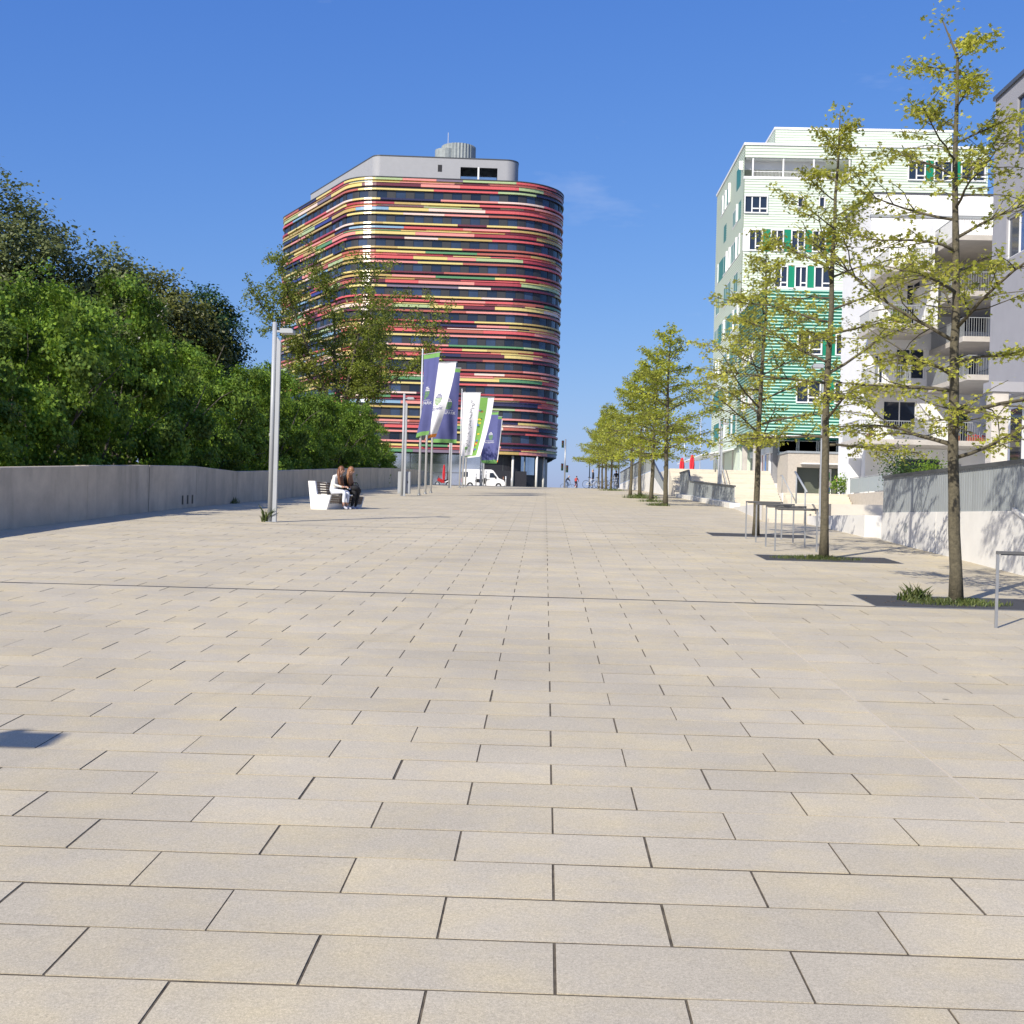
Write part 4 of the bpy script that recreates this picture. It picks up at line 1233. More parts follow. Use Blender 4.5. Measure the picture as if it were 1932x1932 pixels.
def tree_from(name, label, loc, data, lm, bark, outline, size, seed, group, cat='tree'):
    tr, P, N = data
    t = thing(name, label, cat, loc, 0, group)
    tr.build('trunk', bark, t, True)
    o = bpy.data.objects.new('crown', leaf_mesh('crown', P, N, size, outline, lm, np.random.default_rng(seed)))
    link(o, t)
    return t
ROWG = 'young street oaks along the right side of the plaza'
LAB = ['nearest young street oak with thin open crown at the right edge', 'second nearest young oak growing from a dark pit before the bicycle stands',
       'third young oak directly behind the bicycle stands', 'fourth young oak, standing alone left of the shaded kerb railing',
       'fifth young oak just beyond the one left of the kerb railing', 'sixth young oak in the row with grass tuft at its foot', 'seventh young oak in the row beside the white wedge wall',
       'eighth oak in the row, nearest of the far cluster by the bicycles', 'ninth oak in the row among the parked bicycles', 'tenth oak in the row, second to last near the crest', 'last and farthest young oak of the row at the crest']
near = [(11, 7.0, 1.75, 2.35, 11.5, .068, (-.2, .05), .072, True), (12, 7.6, 1.95, 2.45, 13.5, .07, (.02, 0), .068, False), (13, 6.4, 1.85, 2.4, 13.5, .072, (.05, 0), .066, False)]
for i, (sd_, H, cl, rm, lv, sz, ln, r0, tb) in enumerate(near):
    x, y = TREES[i]
    tree_from('street_oak', LAB[i], (x, y, zg(y) - .03), oak(sd_, H, cl, rm, lv, sz, ln, r0, tb), M['leaf_oak'], M['bark'], LEAF_OAK, sz, sd_, ROWG)
protos = []
for i in range(3, 11):
    x, y = TREES[i]
    if i < 6:
        H = (7.0, 6.7, 6.6)[i - 3]
        t = tree_from('street_oak', LAB[i], (x, y, zg(y) - .03), oak(30 + i, H, 1.95, 2.75, 11.5, .11, (.1, 0), .09, False, 1.0, .1), M['leaf_fresh'], M['bark'], LEAF_KITE, .11, 30 + i, ROWG)
        protos.append(t)
    else:
        t = copy_tree(protos[(i + 1) % 3 if i < 9 else 2])
        t.location = (x, y, zg(y) - .03); t.rotation_euler = (0, 0, 1.3 * i); t['label'] = LAB[i]
        s = (.98, .93, .95, .9, .92)[i - 6]
        t.scale = (s, s, s)

def bushy(seed, H, clear, rx, rz, nclump, nleaf, crad, trunk_r, forks=5, hollow=.35, squash=1.0, boughs=0, brad=.7):
    """dense crown built from many leaf clumps in an uneven volume, carried by a forking trunk"""
    rnd = random.Random(seed); rng = np.random.default_rng(seed)
    tr = MB()
    cz = H - rz
    fork = Vector((0, 0, clear))
    tr.tube([(0, 0, 0), (rnd.gauss(0, .05), rnd.gauss(0, .05), clear * .5), fork], [trunk_r * 1.2, trunk_r, trunk_r * .85], 8)
    for i in range(forks):
        a = 6.28 * i / forks + rnd.uniform(-.3, .3)
        d = Vector((math.cos(a) * .6, math.sin(a) * .6, 1))
        pts = bend(fork, d, (H - clear) * rnd.uniform(.6, .85), 7, .04, rnd, .12)
        tr.tube(pts, [trunk_r * .6 * (1 - .85 * j / 7) for j in range(8)], 6)
        for j in (3, 4, 5):
            p2 = bend(pts[j], Vector((rnd.gauss(0, 1), rnd.gauss(0, 1), .5)), rx * .7, 4, 0, rnd, .2)
            tr.tube(p2, [trunk_r * .22 * (1 - .8 * k / 4) for k in range(5)], 4)
    P = []; N = []
    lobes = [(Vector((rnd.gauss(0, .5), rnd.gauss(0, .5), rnd.gauss(0, .5))).normalized(), rnd.uniform(.0, .28)) for _ in range(14)]
    bc = []
    for i in range(boughs):
        v = Vector((rnd.gauss(0, 1), rnd.gauss(0, 1), rnd.gauss(.12, .9))).normalized()
        q = rnd.uniform(.66, .92) * (1 + .22 * min(0, v.z))
        bc.append((Vector((v.x * rx * q, v.y * rx * q, cz + v.z * rz * q)), brad * rnd.uniform(.6, 1.25)))
    for i in range(nclump):
        if boughs and i % 5:
            b0, br = bc[rnd.randrange(boughs)]
            d = Vector((rnd.gauss(0, 1), rnd.gauss(0, 1), rnd.gauss(.35, .8))).normalized()
            out = Vector((b0.x, b0.y, (b0.z - cz) * .7)).normalized()
            if d.dot(out) < -.15: d = -d
            c = b0 + d * br * rnd.uniform(.55, 1.0)
            if c.z < .2: c.z = .2 + rnd.random() * .4
            m = int(nleaf * rnd.uniform(.6, 1.3))
            P.append(rng.normal(size=(m, 3)) * crad * np.array([1, 1, .7]) + np.array(c))
            N.append(rng.normal(size=(m, 3)) * .55 + np.array([d.x, d.y, d.z + .35]))
            continue
        v = Vector((rnd.gauss(0, 1), rnd.gauss(0, 1), rnd.gauss(0, 1))).normalized()
        k = .86 + max([l[1] * max(0, v.dot(l[0]) - .6) / .4 for l in lobes]) + rnd.uniform(-.07, .07)
        rr_ = (hollow + (1 - hollow) * rnd.random() ** .5) * k * (1 + .3 * min(0, v.z))
        c = Vector((v.x * rx * rr_, v.y * rx * rr_ * squash, cz + v.z * rz * rr_))
        if c.z < .25: c.z = .25 + rnd.random() * .5
        m = int(nleaf * rnd.uniform(.6, 1.3))
        g = rng.normal(size=(m, 3)) * crad * np.array([1, 1, .62])
        P.append(g + np.array(c))
        nn = rng.normal(size=(m, 3)) * .7 + np.array([v.x, v.y, v.z + .55])
        N.append(nn)
    return tr, np.concatenate(P), np.concatenate(N)

# row of dense maples behind the wall
HG_ = 'dense green maples behind the concrete wall'
hv = []
for k in range(3):
    data = bushy(50 + k, 6.6, 1.3, 2.6, 3.2, 520, 130, .15, .12, hollow=.3, boughs=46, brad=.72)
    hv.append(data)
hedge = [(-14.0, 20.5, 6.0, 1.08), (-13.4, 25.0, 7.0, 1.05), (-12.7, 29.6, 8.0, 1.0), (-12.5, 34.2, 8.8, 1.0), (-12.3, 38.6, 8.0, .98), (-12.2, 43.0, 7.5, .98), (-12.1, 47.6, 7.9, 1.0), (-12.0, 52.0, 8.7, .98),
         (-12.0, 56.5, 8.3, .98), (-11.9, 61, 8.2, 1.0), (-11.9, 65.5, 8.6, 1.0), (-11.9, 70.3, 8.9, 1.0), (-11.8, 75, 9.0, .95), (-11.8, 79.5, 8.7, .9), (-11.9, 84, 7.6, .85)]
ords = ['at the left edge of the picture', 'second', 'third', 'fourth', 'fifth', 'sixth', 'seventh', 'eighth', 'ninth', 'tenth', 'eleventh', 'twelfth', 'thirteenth', 'fourteenth', 'last']
made = []
for i, (x, y, H, s) in enumerate(hedge):
    lab = 'dense green maple %s behind the concrete wall' % ords[0] if i == 0 else ('last and smallest dense maple at the far end of the concrete wall' if i == 14 else '%s dense green maple from the left in the row behind the concrete wall' % ords[i])
    gz = ground_z(x, y); x -= .35
    hz = H - 2.3 - gz if False else (H - 2.3) - gz          # crown tops follow H - 2.3 above eye level
    if i < 3:
        t = tree_from('dense_maple', lab, (x, y, gz), hv[i], M['leaf_maple'], M['bark_grey'], LEAF_KITE if False else LEAF_MAPLE, .085, 60 + i, HG_)
        made.append(t)
    else:
        t = copy_tree(made[i % 3]); t.location = (x, y, gz); t['label'] = lab
        t.rotation_euler = (0, 0, 2.1 * i)
    t.scale = (s, s, hz / 6.6)

# taller trees further back
t = tree_from('silver_birch', 'tall pale birch with drooping crown above the hedge at the far left', (-20.6, 46, ground_z(-21, 46)),
              bushy(71, 14.9, 3, 3.2, 6.6, 520, 120, .36, .16, 6, .3), M['leaf_birch'], M['birch_bark'], LEAF_KITE, .17, 71, None)
t = tree_from('silver_birch', 'second birch trunk crown just right of the tall one, lower', (-17.6, 48, ground_z(-21, 48)),
              bushy(72, 13.2, 3, 2.2, 5.2, 300, 120, .36, .13, 5, .3), M['leaf_birch'], M['birch_bark'], LEAF_KITE, .17, 72, None)
t = tree_from('olive_green_tree', 'round olive-brown spring tree rising behind the middle of the hedge', (-20.4, 62, ground_z(-21, 62)),
              bushy(73, 15.2, 3, 3.6, 5.8, 460, 110, .42, .2, 7, .35), M['leaf_olive'], M['bark_grey'], LEAF_KITE, .2, 73, None)
t = tree_from('dark_green_tree', 'dark green tree at the right end of the tall background trees', (-18.6, 66, ground_z(-21, 66)),
              bushy(74, 14.6, 3, 2.3, 6.0, 380, 120, .38, .18, 6, .25), M['leaf_dark'], M['bark_grey'], LEAF_KITE, .2, 74, None)

# open fan-shaped tree in front of the tower
def fan_tree(seed):
    rnd = random.Random(seed); P = []; N = []; tr = MB()
    base = Vector((0, 0, 0)); fork = Vector((0.2, 0, 7.2))
    tr.tube([base, (0.05, 0, 4), fork], [.34, .28, .24], 10)
    for (dx, dy, L, r) in ((-.85, .1, 12.2, .15), (-.45, -.5, 12.6, .15), (-.08, .35, 12.6, .17), (.22, -.25, 12, .14), (.55, .3, 11.2, .13), (.95, -.1, 10.3, .12), (.35, .9, 11, .12), (-.4, .9, 11, .12)):
        pts = bend(fork - Vector((0, 0, rnd.uniform(0, 1.2))), Vector((dx * 1.0, dy, 1.15)), L, 9, .015, rnd, .07)
        tr.tube(pts, [r * (1 - .85 * i / 9) for i in range(10)], 7)
        for i in range(3, 10):
            for s in range(3):
                dd = (pts[i] - pts[i - 1]).normalized()
                d2 = dd * .8 + Vector((rnd.gauss(0, .7), rnd.gauss(0, .7), rnd.gauss(.1, .35)))
                tw = bend(pts[i - 1].lerp(pts[i], rnd.random()), d2, rnd.uniform(1.2, 3.2), 5, 0, rnd, .15)
                tr.tube(tw, [.035 * (1 - .75 * j / 5) for j in range(6)], 4)
                for j in range(1, 6):
                    if tw[j].z < 8.5 and rnd.random() < .5: continue
                    for q in range(3):
                        e = bend(tw[j], Vector((rnd.gauss(0, 1), rnd.gauss(0, 1), rnd.gauss(.2, .5))), rnd.uniform(.4, 1.0), 2, 0, rnd, .2)
                        for _ in range(17):
                            c = e[1].lerp(e[2], rnd.random())
                            P.append((c.x + rnd.gauss(0, .16), c.y + rnd.gauss(0, .16), c.z + rnd.gauss(0, .13))); N.append((rnd.gauss(0, .8), rnd.gauss(0, .8), 1))
    return tr, np.array(P), np.array(N)
tree_from('fan_shaped_tree', 'open fan-shaped tree with bare forking limbs in front of the striped tower', (-15.3, 90, ground_z(-14, 90)), fan_tree(84), M['leaf_fan'], M['bark_grey'], LEAF_KITE, .19, 81, None)

# weeds and grass tufts round the trunks
M['grass'] = leafmat('grass_blade', (0.06, 0.105, 0.02), (0.17, 0.19, 0.06), 0.3)
BLADE = [(-.05, 0), (.05, 0), (.03, .6), (0, 1), (-.03, .6)]
def tuft(name, label, x, y, rx, ry, n, h, seed):
    rnd = random.Random(seed); mb = MB()
    for i in range(n):
        r = rnd.random() ** .75; a = rnd.uniform(0, 6.28)
        px, py = r * rx * math.cos(a), r * ry * math.sin(a)
        z = zg(y + py) - zg(y)
        hh = h * rnd.uniform(.4, 1.2) * (1.1 - .5 * r)
        a2 = rnd.uniform(0, 6.28); c, s = math.cos(a2), math.sin(a2); lx, ly = rnd.gauss(0, .5) * hh, rnd.gauss(0, .5) * hh
        w = hh * rnd.uniform(.03, .09) + .002
        mb.add([(px - c * w, py - s * w, z), (px + c * w, py + s * w, z), (px + c * w * .8 + lx * .4, py + s * w * .8 + ly * .4, z + hh * .6), (px + lx, py + ly, z + hh), (px - c * w * .8 + lx * .4, py - s * w * .8 + ly * .4, z + hh * .6)], [(0, 1, 2, 3, 4)])
    o = mb.build(name, M['grass'], None, loc=(x, y, zg(y) - .008))
    return tag(o, label, 'weeds', kind='stuff')
tuft('weed_patch', 'green weeds around the foot of the nearest oak', 4.95, 14.7, .62, .28, 900, .085, 1)
tuft('weed_patch', 'taller dandelion weeds left of the nearest oak trunk', 4.5, 14.95, .22, .14, 160, .19, 2)
tuft('weed_patch', 'weeds in the dark pit around the second oak', 4.6, 20.8, .8, .3, 800, .085, 3)
tuft('weed_patch', 'grass tuft at the foot of the fourth oak', 4.4, 47.6, .5, .35, 200, .16, 4)
tuft('weed_patch', 'round grass tuft at the foot of the fifth oak', 4.75, 54, .7, .5, 260, .16, 5)
tuft('weed_patch', 'bright grass mound at the foot of the sixth oak', 4.75, 60.6, .95, .6, 420, .26, 6)
tuft('weed_patch', 'long grass strip under the far cluster of oaks', 4.75, 87.5, 1.0, 1.0, 260, .2, 7)
tuft('weed_patch', 'small weed growing at the foot of the near left lamp post', -6.14, 27.0, .09, .07, 50, .34, 8)
tuft('weed_patch', 'weeds in the crack at the foot of the concrete wall', -9.55, 37.6, .12, .5, 60, .2, 9)

# potted plants on the balconies, bushes by the terrace
def plant(name, label, loc, r, h, n, size, m, pot=None, cat='plant', group=None):
    rng = np.random.default_rng(int(abs(loc[0] * 97 + loc[1] * 13)))
    t = thing(name, label, cat, loc, 0, group)
    z0 = 0
    if pot:
        MB().tube([(0, 0, 0), (0, 0, pot * .9), (0, 0, pot)], [pot * .38, pot * .5, pot * .54], 10).build('pot', mat('clay_pot', (.30, .11, .06), .8, .1, 8), t)
        z0 = pot * .9
    st = MB()
    for i in range(5):
        a = 1.26 * i
        st.tube([(0, 0, z0), (r * .5 * math.cos(a), r * .5 * math.sin(a), z0 + h * .6)], [.012, .005], 4)
    st.build('stem', M['bark_grey'], t)
    g = rng.normal(size=(n, 3)) * np.array([r * .45, r * .45, h * .24]) + np.array([0, 0, z0 + h * .58])
    g[:, 2] = np.maximum(g[:, 2], z0 + .03)
    link(bpy.data.objects.new('foliage', leaf_mesh('foliage', g, rng.normal(size=(n, 3)) + np.array([0, -.3, .6]), size, LEAF_KITE, m, rng)), t)
    return t
plant('potted_plant', 'potted plant at the left end of the long lowest balcony', (17.4, 66.6, 4.62), .35, .8, 260, .09, M['leaf_maple'], .3)
plant('potted_plant', 'tall potted plant beside the dark door on the lowest balcony', (22.3, 67.2, 4.62), .4, 1.3, 320, .1, M['leaf_dark'], .35)
plant('potted_plant', 'small potted plant on the left middle balcony', (18.6, 66.2, 10.75), .35, .8, 240, .09, M['leaf_maple'], .3)
plant('potted_plant', 'potted plant on the top left balcony', (19.4, 66.2, 13.8), .35, .9, 240, .09, M['leaf_olive'], .3)
plant('potted_plant', 'potted plant on the right balcony above the grey column', (23.2, 63.2, 7.75), .4, .9, 260, .09, M['leaf_maple'], .3)
plant('leafy_shrub', 'small leafy shrub beside the column right of the landing stairs', (17.05, 71.2, 1.72), .7, 1.0, 700, .12, M['leaf_maple'], None, 'shrub')
plant('climbing_plant', 'dark climbing plant behind the left end of the near slatted railing', (17.9, 62.6, 1.72), .9, 2.0, 1100, .13, M['leaf_dark'], None, 'shrub')
plant('climbing_plant', 'leafy climber along the terrace right of the mesh railing', (19.4, 62.6, 1.72), 1.3, 1.7, 1300, .13, M['leaf_maple'], None, 'shrub')
wbx('downpipe', M['galv'], 25.25, 25.35, WY - .11, WY - .01, 1.7, 18.3)
wbx('vent_box', M['grey_metal'], 22.9, 23.3, WY - .12, WY - .002, 3.3, 3.55)
# ------------------------------------------------------------------ lamp posts
def lamp_post(label, x, y, z=None, arm=1, rz=0.0):
    t = thing('lamp_post', label, 'lamp post', (x, y, zg(y) if z is None else z), rz, 'twin-profile grey lamp posts')
    MB().tube([(-.05, 0, 0), (-.05, 0, 4.42)], .05, 14).build('mast', M['pole'], t, True)
    MB().prism([(.012, -.045, 0), (.098, -.045, 0), (.098, -.045, 3.98), (.012, -.045, 4.1)], (0, .09, 0)).build('side_profile', M['pole'], t)
    MB().bbox(-.13, .13, -.085, .085, 0, .012, .003).build('base_plate', M['galv'], t)
    a = MB().box(.002, .14, -.02, .02, 4.2, 4.24).build('arm', M['pole'], t)
    h = MB().prism([(.1, -.14, 4.17), (.38, -.14, 4.17), (.38, -.14, 4.24), (.34, -.14, 4.27), (.1, -.14, 4.27)], (0, .28, 0)).build('lamp_head', M['pole'], t)
    MB().box(.13, .36, -.11, .11, 4.162, 4.169).build('lens', mat('lamp_lens', (.6, .6, .58), .3, .02, 3), h)
    MB().box(-.104, -.098, -.03, .03, 1.9, 1.96).build('sticker', M['frame_white'], t)
    return t
lamp_post('near left lamp post with twin grey profiles and small head', -6.0, 27.0)
lamp_post('lamp post carrying a grey cabinet, beside the flagpoles', -6.1, 52.9)
lamp_post('far lamp post among the flagpoles', -6.1, 79)
lamp_post('lamp post close behind the viewer, throwing its head shadow on the paving', -6.25, 2.3)
lamp_post('lamp post standing at the few low steps right of the third oak', 7.43, 32.95, zg(32.95) , 1, PI)
lamp_post('lamp post rising behind the shaded slatted railing by the wide stairs', 8.5, 60, .55)
cab = thing('control_cabinet', 'grey steel control cabinet fixed behind the lamp post by the flagpoles', 'cabinet', (-6.08, 53.12, zg(53.1) + .1))
MB().bbox(-.27, .27, -.11, .11, 0, .95, .012).build('housing', M['pole'], cab)
MB().box(-.23, .23, -.118, -.112, .06, .9).build('door', M['pole'], cab)
MB().box(.15, .18, -.128, -.119, .45, .55).build('handle', M['black'], cab)
cab2 = [cab]

# ------------------------------------------------------------------ flagpoles and flags
FLAGC = {'navy': mat('flag_navy', lin(84, 88, 138), .8, .06, 3), 'white': mat('flag_white', (.72, .72, .75), .8, .03, 3), 'green': mat('flag_green', lin(112, 160, 88), .8, .05, 3), 'lime': mat('flag_lime', lin(112, 158, 74), .8, .06, 3), 'orange': mat('flag_orange', lin(235, 150, 70), .8, .05, 4)}
def flagpole(label, x, y, H=6.5):
    t = thing('flagpole', label, 'flagpole', (x, y, zg(y)), 0, 'white flagpoles beside the plaza')
    MB().tube([(0, 0, 0), (0, 0, H * .6), (0, 0, H)], [.055, .048, .034], 12).build('pole', M['alu'], t, True)
    MB().ball((0, 0, H + .03), .045, 8, 5).build('finial', M['alu'], t, True)
    MB().tube([(0, 0, 0), (0, 0, .05)], .085, 12).build('base_collar', M['galv'], t, True)
    return t
def flag(label, x, y, zt, w, h, yaw, kind, seed, sway=0.0, curl=.1):
    """tall banner hanging from a short boom; yaw: direction of the boom seen from above"""
    rnd = random.Random(seed)
    t = thing('flag', label, 'flag', (x, y, zt), 0, 'banners on the flagpoles')
    ca, sa = math.cos(yaw), math.sin(yaw)
    ph = rnd.uniform(0, 6)
    def S(u, v, lift=0.0):
        """u across (0 pole .. 1), v down (0 top .. 1)"""
        pin = 1 - math.exp(-3.0 * u)                    # held along the pole
        k = v ** 1.6 * pin
        f = .17 * math.sin(4.6 * u + 2.6 * v + ph) * (.25 + v) * pin + .05 * math.sin(12 * u - 5 * v + ph) * (.3 + v) * pin
        a = w * u * (1 - .16 * v)
        px = ca * a - sa * f + sway * k
        py = sa * a + ca * f + curl * k
        return (px - sa * lift, py + ca * lift, -h * v + .30 * abs(sway) * k * u)
    nu, nv = 14, 40
    vs = [S(i / nu, j / nv) for j in range(nv + 1) for i in range(nu + 1)]
    mb = MB(); fs = []; ms = []
    mats = list(FLAGC.values()); names = list(FLAGC)
    for j in range(nv):
        for i in range(nu):
            v = (j + .5) / nv; u = (i + .5) / nu
            if kind == 'navy': c = 'green' if v < .055 or v > .95 else 'navy'
            elif kind == 'white': c = 'orange' if v > .96 else 'white'
            elif kind == 'lime': c = 'white' if u < .12 or u > .82 or v > .97 else 'lime'
            else: c = 'white'
            mb.add([], [], 0)
            fs.append((j * (nu + 1) + i, (j + 1) * (nu + 1) + i, (j + 1) * (nu + 1) + i + 1, j * (nu + 1) + i + 1)); ms.append(names.index(c))
    mb.v = vs; mb.f = fs; mb.m = ms
    cl = mb.build('cloth', mats, t, True)
    MB().tube([(-ca * .02, -sa * .02, .02), (ca * (w + .04), sa * (w + .04), .03)], .018, 6).build('boom', M['alu'], t)
    side = -.012
    def dec(name, polys, m):
        """print on the side of the cloth that faces the viewer"""
        q = MB()
        for P in polys: q.add([S(a, b, side) for a, b in P], [tuple(range(len(P)))])
        return q.build(name, m, cl)
    def word(s, size, u0, v0, m, rot=False):
        vs_, fs_ = text_mesh(s, size)
        q = MB(); q.add([S(u0 + (-(b) if rot else a) / w, v0 - (a if rot else b) / h, side) for a, b, _ in vs_], [tuple(f) for f in fs_]); return q.build('lettering', m, cl)
    if kind in ('navy', 'white'):
        rows = []; gr = []
        for r in range(8):                                # globe made of slanting dashes
            yv = (r - 3.5) / 4
            half = math.sqrt(max(0, 1 - yv * yv)) * .24 / w
            for q_ in range(5):
                a = .52 + half * (-1 + 2 * (q_ + .12) / 5) + .02; b = .52 + half * (-1 + 2 * (q_ + .85) / 5) + .02
                v0 = .40 + r * .0195; P_ = [(a, v0), (a + .008, v0 + .011), (b + .008, v0 + .008 + .003), (b, v0 - .003)]
                (rows if r < 3 else gr).append(P_)
        dec('logo_dots', rows, FLAGC['white'] if kind == 'navy' else FLAGC['navy'])
        dec('logo_dots', gr, FLAGC['lime'])
        word('INSELPARK', .2, .5, .60, FLAGC['white'] if kind == 'navy' else FLAGC['navy'])
        dec('fine_print', [[(.2 + .05 * q_, .56), (.2 + .05 * q_, .566), (.235 + .05 * q_, .566), (.235 + .05 * q_, .56)] for q_ in range(12)], FLAGC['white'] if kind == 'navy' else FLAGC['navy'])
    elif kind == 'script':
        P_ = []
        for q_ in range(34):                              # upright handwriting running up the banner, too small to read
            v0 = .90 - q_ * .0235
            if q_ in (7, 8, 13): continue
            u0 = .5 + rnd.uniform(-.06, .06); ww = rnd.uniform(.08, .2)
            P_.append([(u0, v0), (u0 + ww, v0 - .004), (u0 + ww, v0 + .005), (u0, v0 + .007)])
            if rnd.random() < .6: P_.append([(u0 + ww * .8, v0), (u0 + ww, v0), (u0 + ww, v0 - .018), (u0 + ww * .8, v0 - .018)])
        dec('script', P_, mat('ink_grey', (.10, .12, .14), .8, .05, 4))
        dec('emblem', [[(.42, .86), (.62, .85), (.62, .89), (.42, .9)], [(.5, .91), (.75, .9), (.75, .94), (.5, .95)]], FLAGC['green'])
    elif kind == 'lime':
        cm = [mat('flag_blob_%s' % n, c, .8, .05, 4) for n, c in (('red', (.5, .05, .05)), ('yellow', (.7, .5, .05)), ('blue', (.06, .15, .5)), ('dark', (.05, .15, .03)))]
        for k in range(4):
            P_ = []
            for q_ in range(9):
                u0, v0 = .30 + rnd.uniform(0, .3), rnd.uniform(.2, .93)
                P_.append([(u0, v0), (u0 + .09, v0 - .004), (u0 + .1, v0 + .022), (u0 + .01, v0 + .024)])
            dec('picture_print', P_, cm[k])
    return t
FP = [(-5.62, 55.0), (-5.62, 57.9), (-5.62, 60.7), (-5.62, 81.2), (-5.62, 84.2), (-5.62, 87.2), (-5.62, 107), (-5.62, 110), (-5.62, 113)]
fl = ['nearest flagpole of the first group, flying a navy banner', 'middle flagpole of the first group', 'third flagpole of the first group', 'nearest flagpole of the second group with the white script banner', 'middle flagpole of the second group',
      'third flagpole of the second group', 'nearest flagpole of the far group', 'middle flagpole of the far group', 'last flagpole of the far group']
for (x, y), l in zip(FP, fl): flagpole(l, x, y)
def fz(i): return zg(FP[i][1])
flag('nearest navy banner with green top band and INSELPARK logo', FP[0][0] + .06, FP[0][1], fz(0) + 6.3, 1.22, 3.75, rad(-48), 'navy', 1, -.6, .4)
flag('white INSELPARK banner curling behind the nearest navy banner', FP[1][0] + .06, FP[1][1], fz(1) + 6.2, 1.3, 3.7, rad(-12), 'white', 2, -.8, .6)
flag('navy banner mostly hidden behind the white INSELPARK banner', FP[2][0] + .06, FP[2][1], fz(2) + 6.2, 1.25, 3.7, rad(6), 'navy', 3, .1, .2)
flag('white banner with upright script in the middle group', FP[3][0] + .06, FP[3][1], fz(3) + 6.3, 1.2, 4.2, rad(-8), 'script', 4, -.35, .3)
flag('lime green picture banner with white edge in the middle group', FP[4][0] + .06, FP[4][1], fz(4) + 6.2, 1.95, 4.2, rad(-4), 'lime', 5, -.55, .3)
flag('far navy banner with pale globe logo', FP[6][0] + .06, FP[6][1], fz(6) + 6.4, 1.5, 4.4, rad(-20), 'navy', 6, .2, .2)
flag('farthest navy banner folded with a white streak', FP[7][0] + .06, FP[7][1], fz(7) + 6.2, 1.6, 4.2, rad(-4), 'navy', 7, -.15, .4)
flag('white banner behind the farthest navy banner', FP[8][0] + .06, FP[8][1], fz(8) + 6.1, 1.55, 3.9, rad(8), 'white', 8, -.1, .3)

# ------------------------------------------------------------------ bicycle stands
def hoop(label, x0, x1, y):
    t = thing('bicycle_stand', label, 'bicycle stand', ((x0 + x1) / 2, y, zg(y)), rad(-2), 'grey steel bicycle stands')
    w = (x1 - x0) / 2
    for s in (-1, 1):
        MB().bbox(s * w - .014, s * w + .014, -.012, .012, -.02, .752, .002).build('leg', M['galv'], t)
    MB().bbox(-w - .015, w + .015, -.02, .02, .753, .783, .003).build('top_bar', mat('dark_grey_steel', (.13, .13, .13), .45, .1, 8, metal=.3), t)
    MB().box(-w + .03, w - .03, -.008, .008, .742, .7525).build('rubber_strip', M['dark_rail'], t)
for (lab, a, b, y) in (('closest of the four bicycle stands behind the second oak', 4.19, 4.93, 22.3), ('second of the four bicycle stands behind the second oak', 4.22, 4.95, 23.4), ('third of the four bicycle stands, before the third oak', 4.22, 4.95, 24.5),
                       ('farthest of the four bicycle stands, left of the third oak', 4.2, 4.93, 25.6), ('single bicycle stand cut by the right picture edge', 4.63, 5.38, 12.62)):
    hoop(lab, a, b, y)

# ------------------------------------------------------------------ bench
bn = thing('concrete_bench', 'white concrete bench with slatted seat where two people sit', 'bench', (-6.3, 34.5, zg(34.5)), rad(-20))
# local x = facing direction, local y = along the bench
EP = [(-.42, .8), (-.2, .8), (-.13, .42), (.32, .41), (.2, 0), (-.31, 0)]
for yo in (0.0, 1.93):
    MB().prism([(x, yo, z) for x, z in EP], (0, .07, 0)).build('end_panel', M['white_paint'], bn)
MB().prism([(-.40, .075, .5), (-.37, .075, .5), (-.3, .075, .0), (-.32, .075, .0)], (0, 1.85, 0)).build('rear_panel', M['white_conc'], bn)
MB().prism([(.235, .075, .17), (.255, .075, .17), (.2, .075, 0), (.18, .075, 0)], (0, 1.85, 0)).build('front_panel', M['white_conc'], bn)
m_slat = mat('bench_slat_wood', (.20, .15, .11), .7, .2, 14)
for k in range(6):
    x = -.11 + .072 * k
    MB().bbox(x, x + .055, .075, 1.925, .385, .412, .004).build('seat_slat', m_slat, bn)
for k in range(5):
    z = .45 + .07 * k
    xo = -.135 - .18 * (z - .42)
    MB().prism([(xo, .075, z), (xo - .025, .075, z), (xo - .034, .075, z + .05), (xo - .009, .075, z + .05)], (0, 1.85, 0)).build('back_slat', m_slat, bn)
for k in range(3):
    z = .2 + .065 * k
    xo = .255 + .32 * (z - .17)
    MB().prism([(xo, .075, z), (xo - .02, .075, z), (xo - .006, .075, z + .042), (xo + .014, .075, z + .042)], (0, 1.85, 0)).build('front_slat', m_slat, bn)
for yo in (.62, 1.28):
    MB().prism([(x * .93 - .015, yo, z * .985 + .0) for x, z in EP], (0, .05, 0)).build('rib', M['white_conc'], bn)

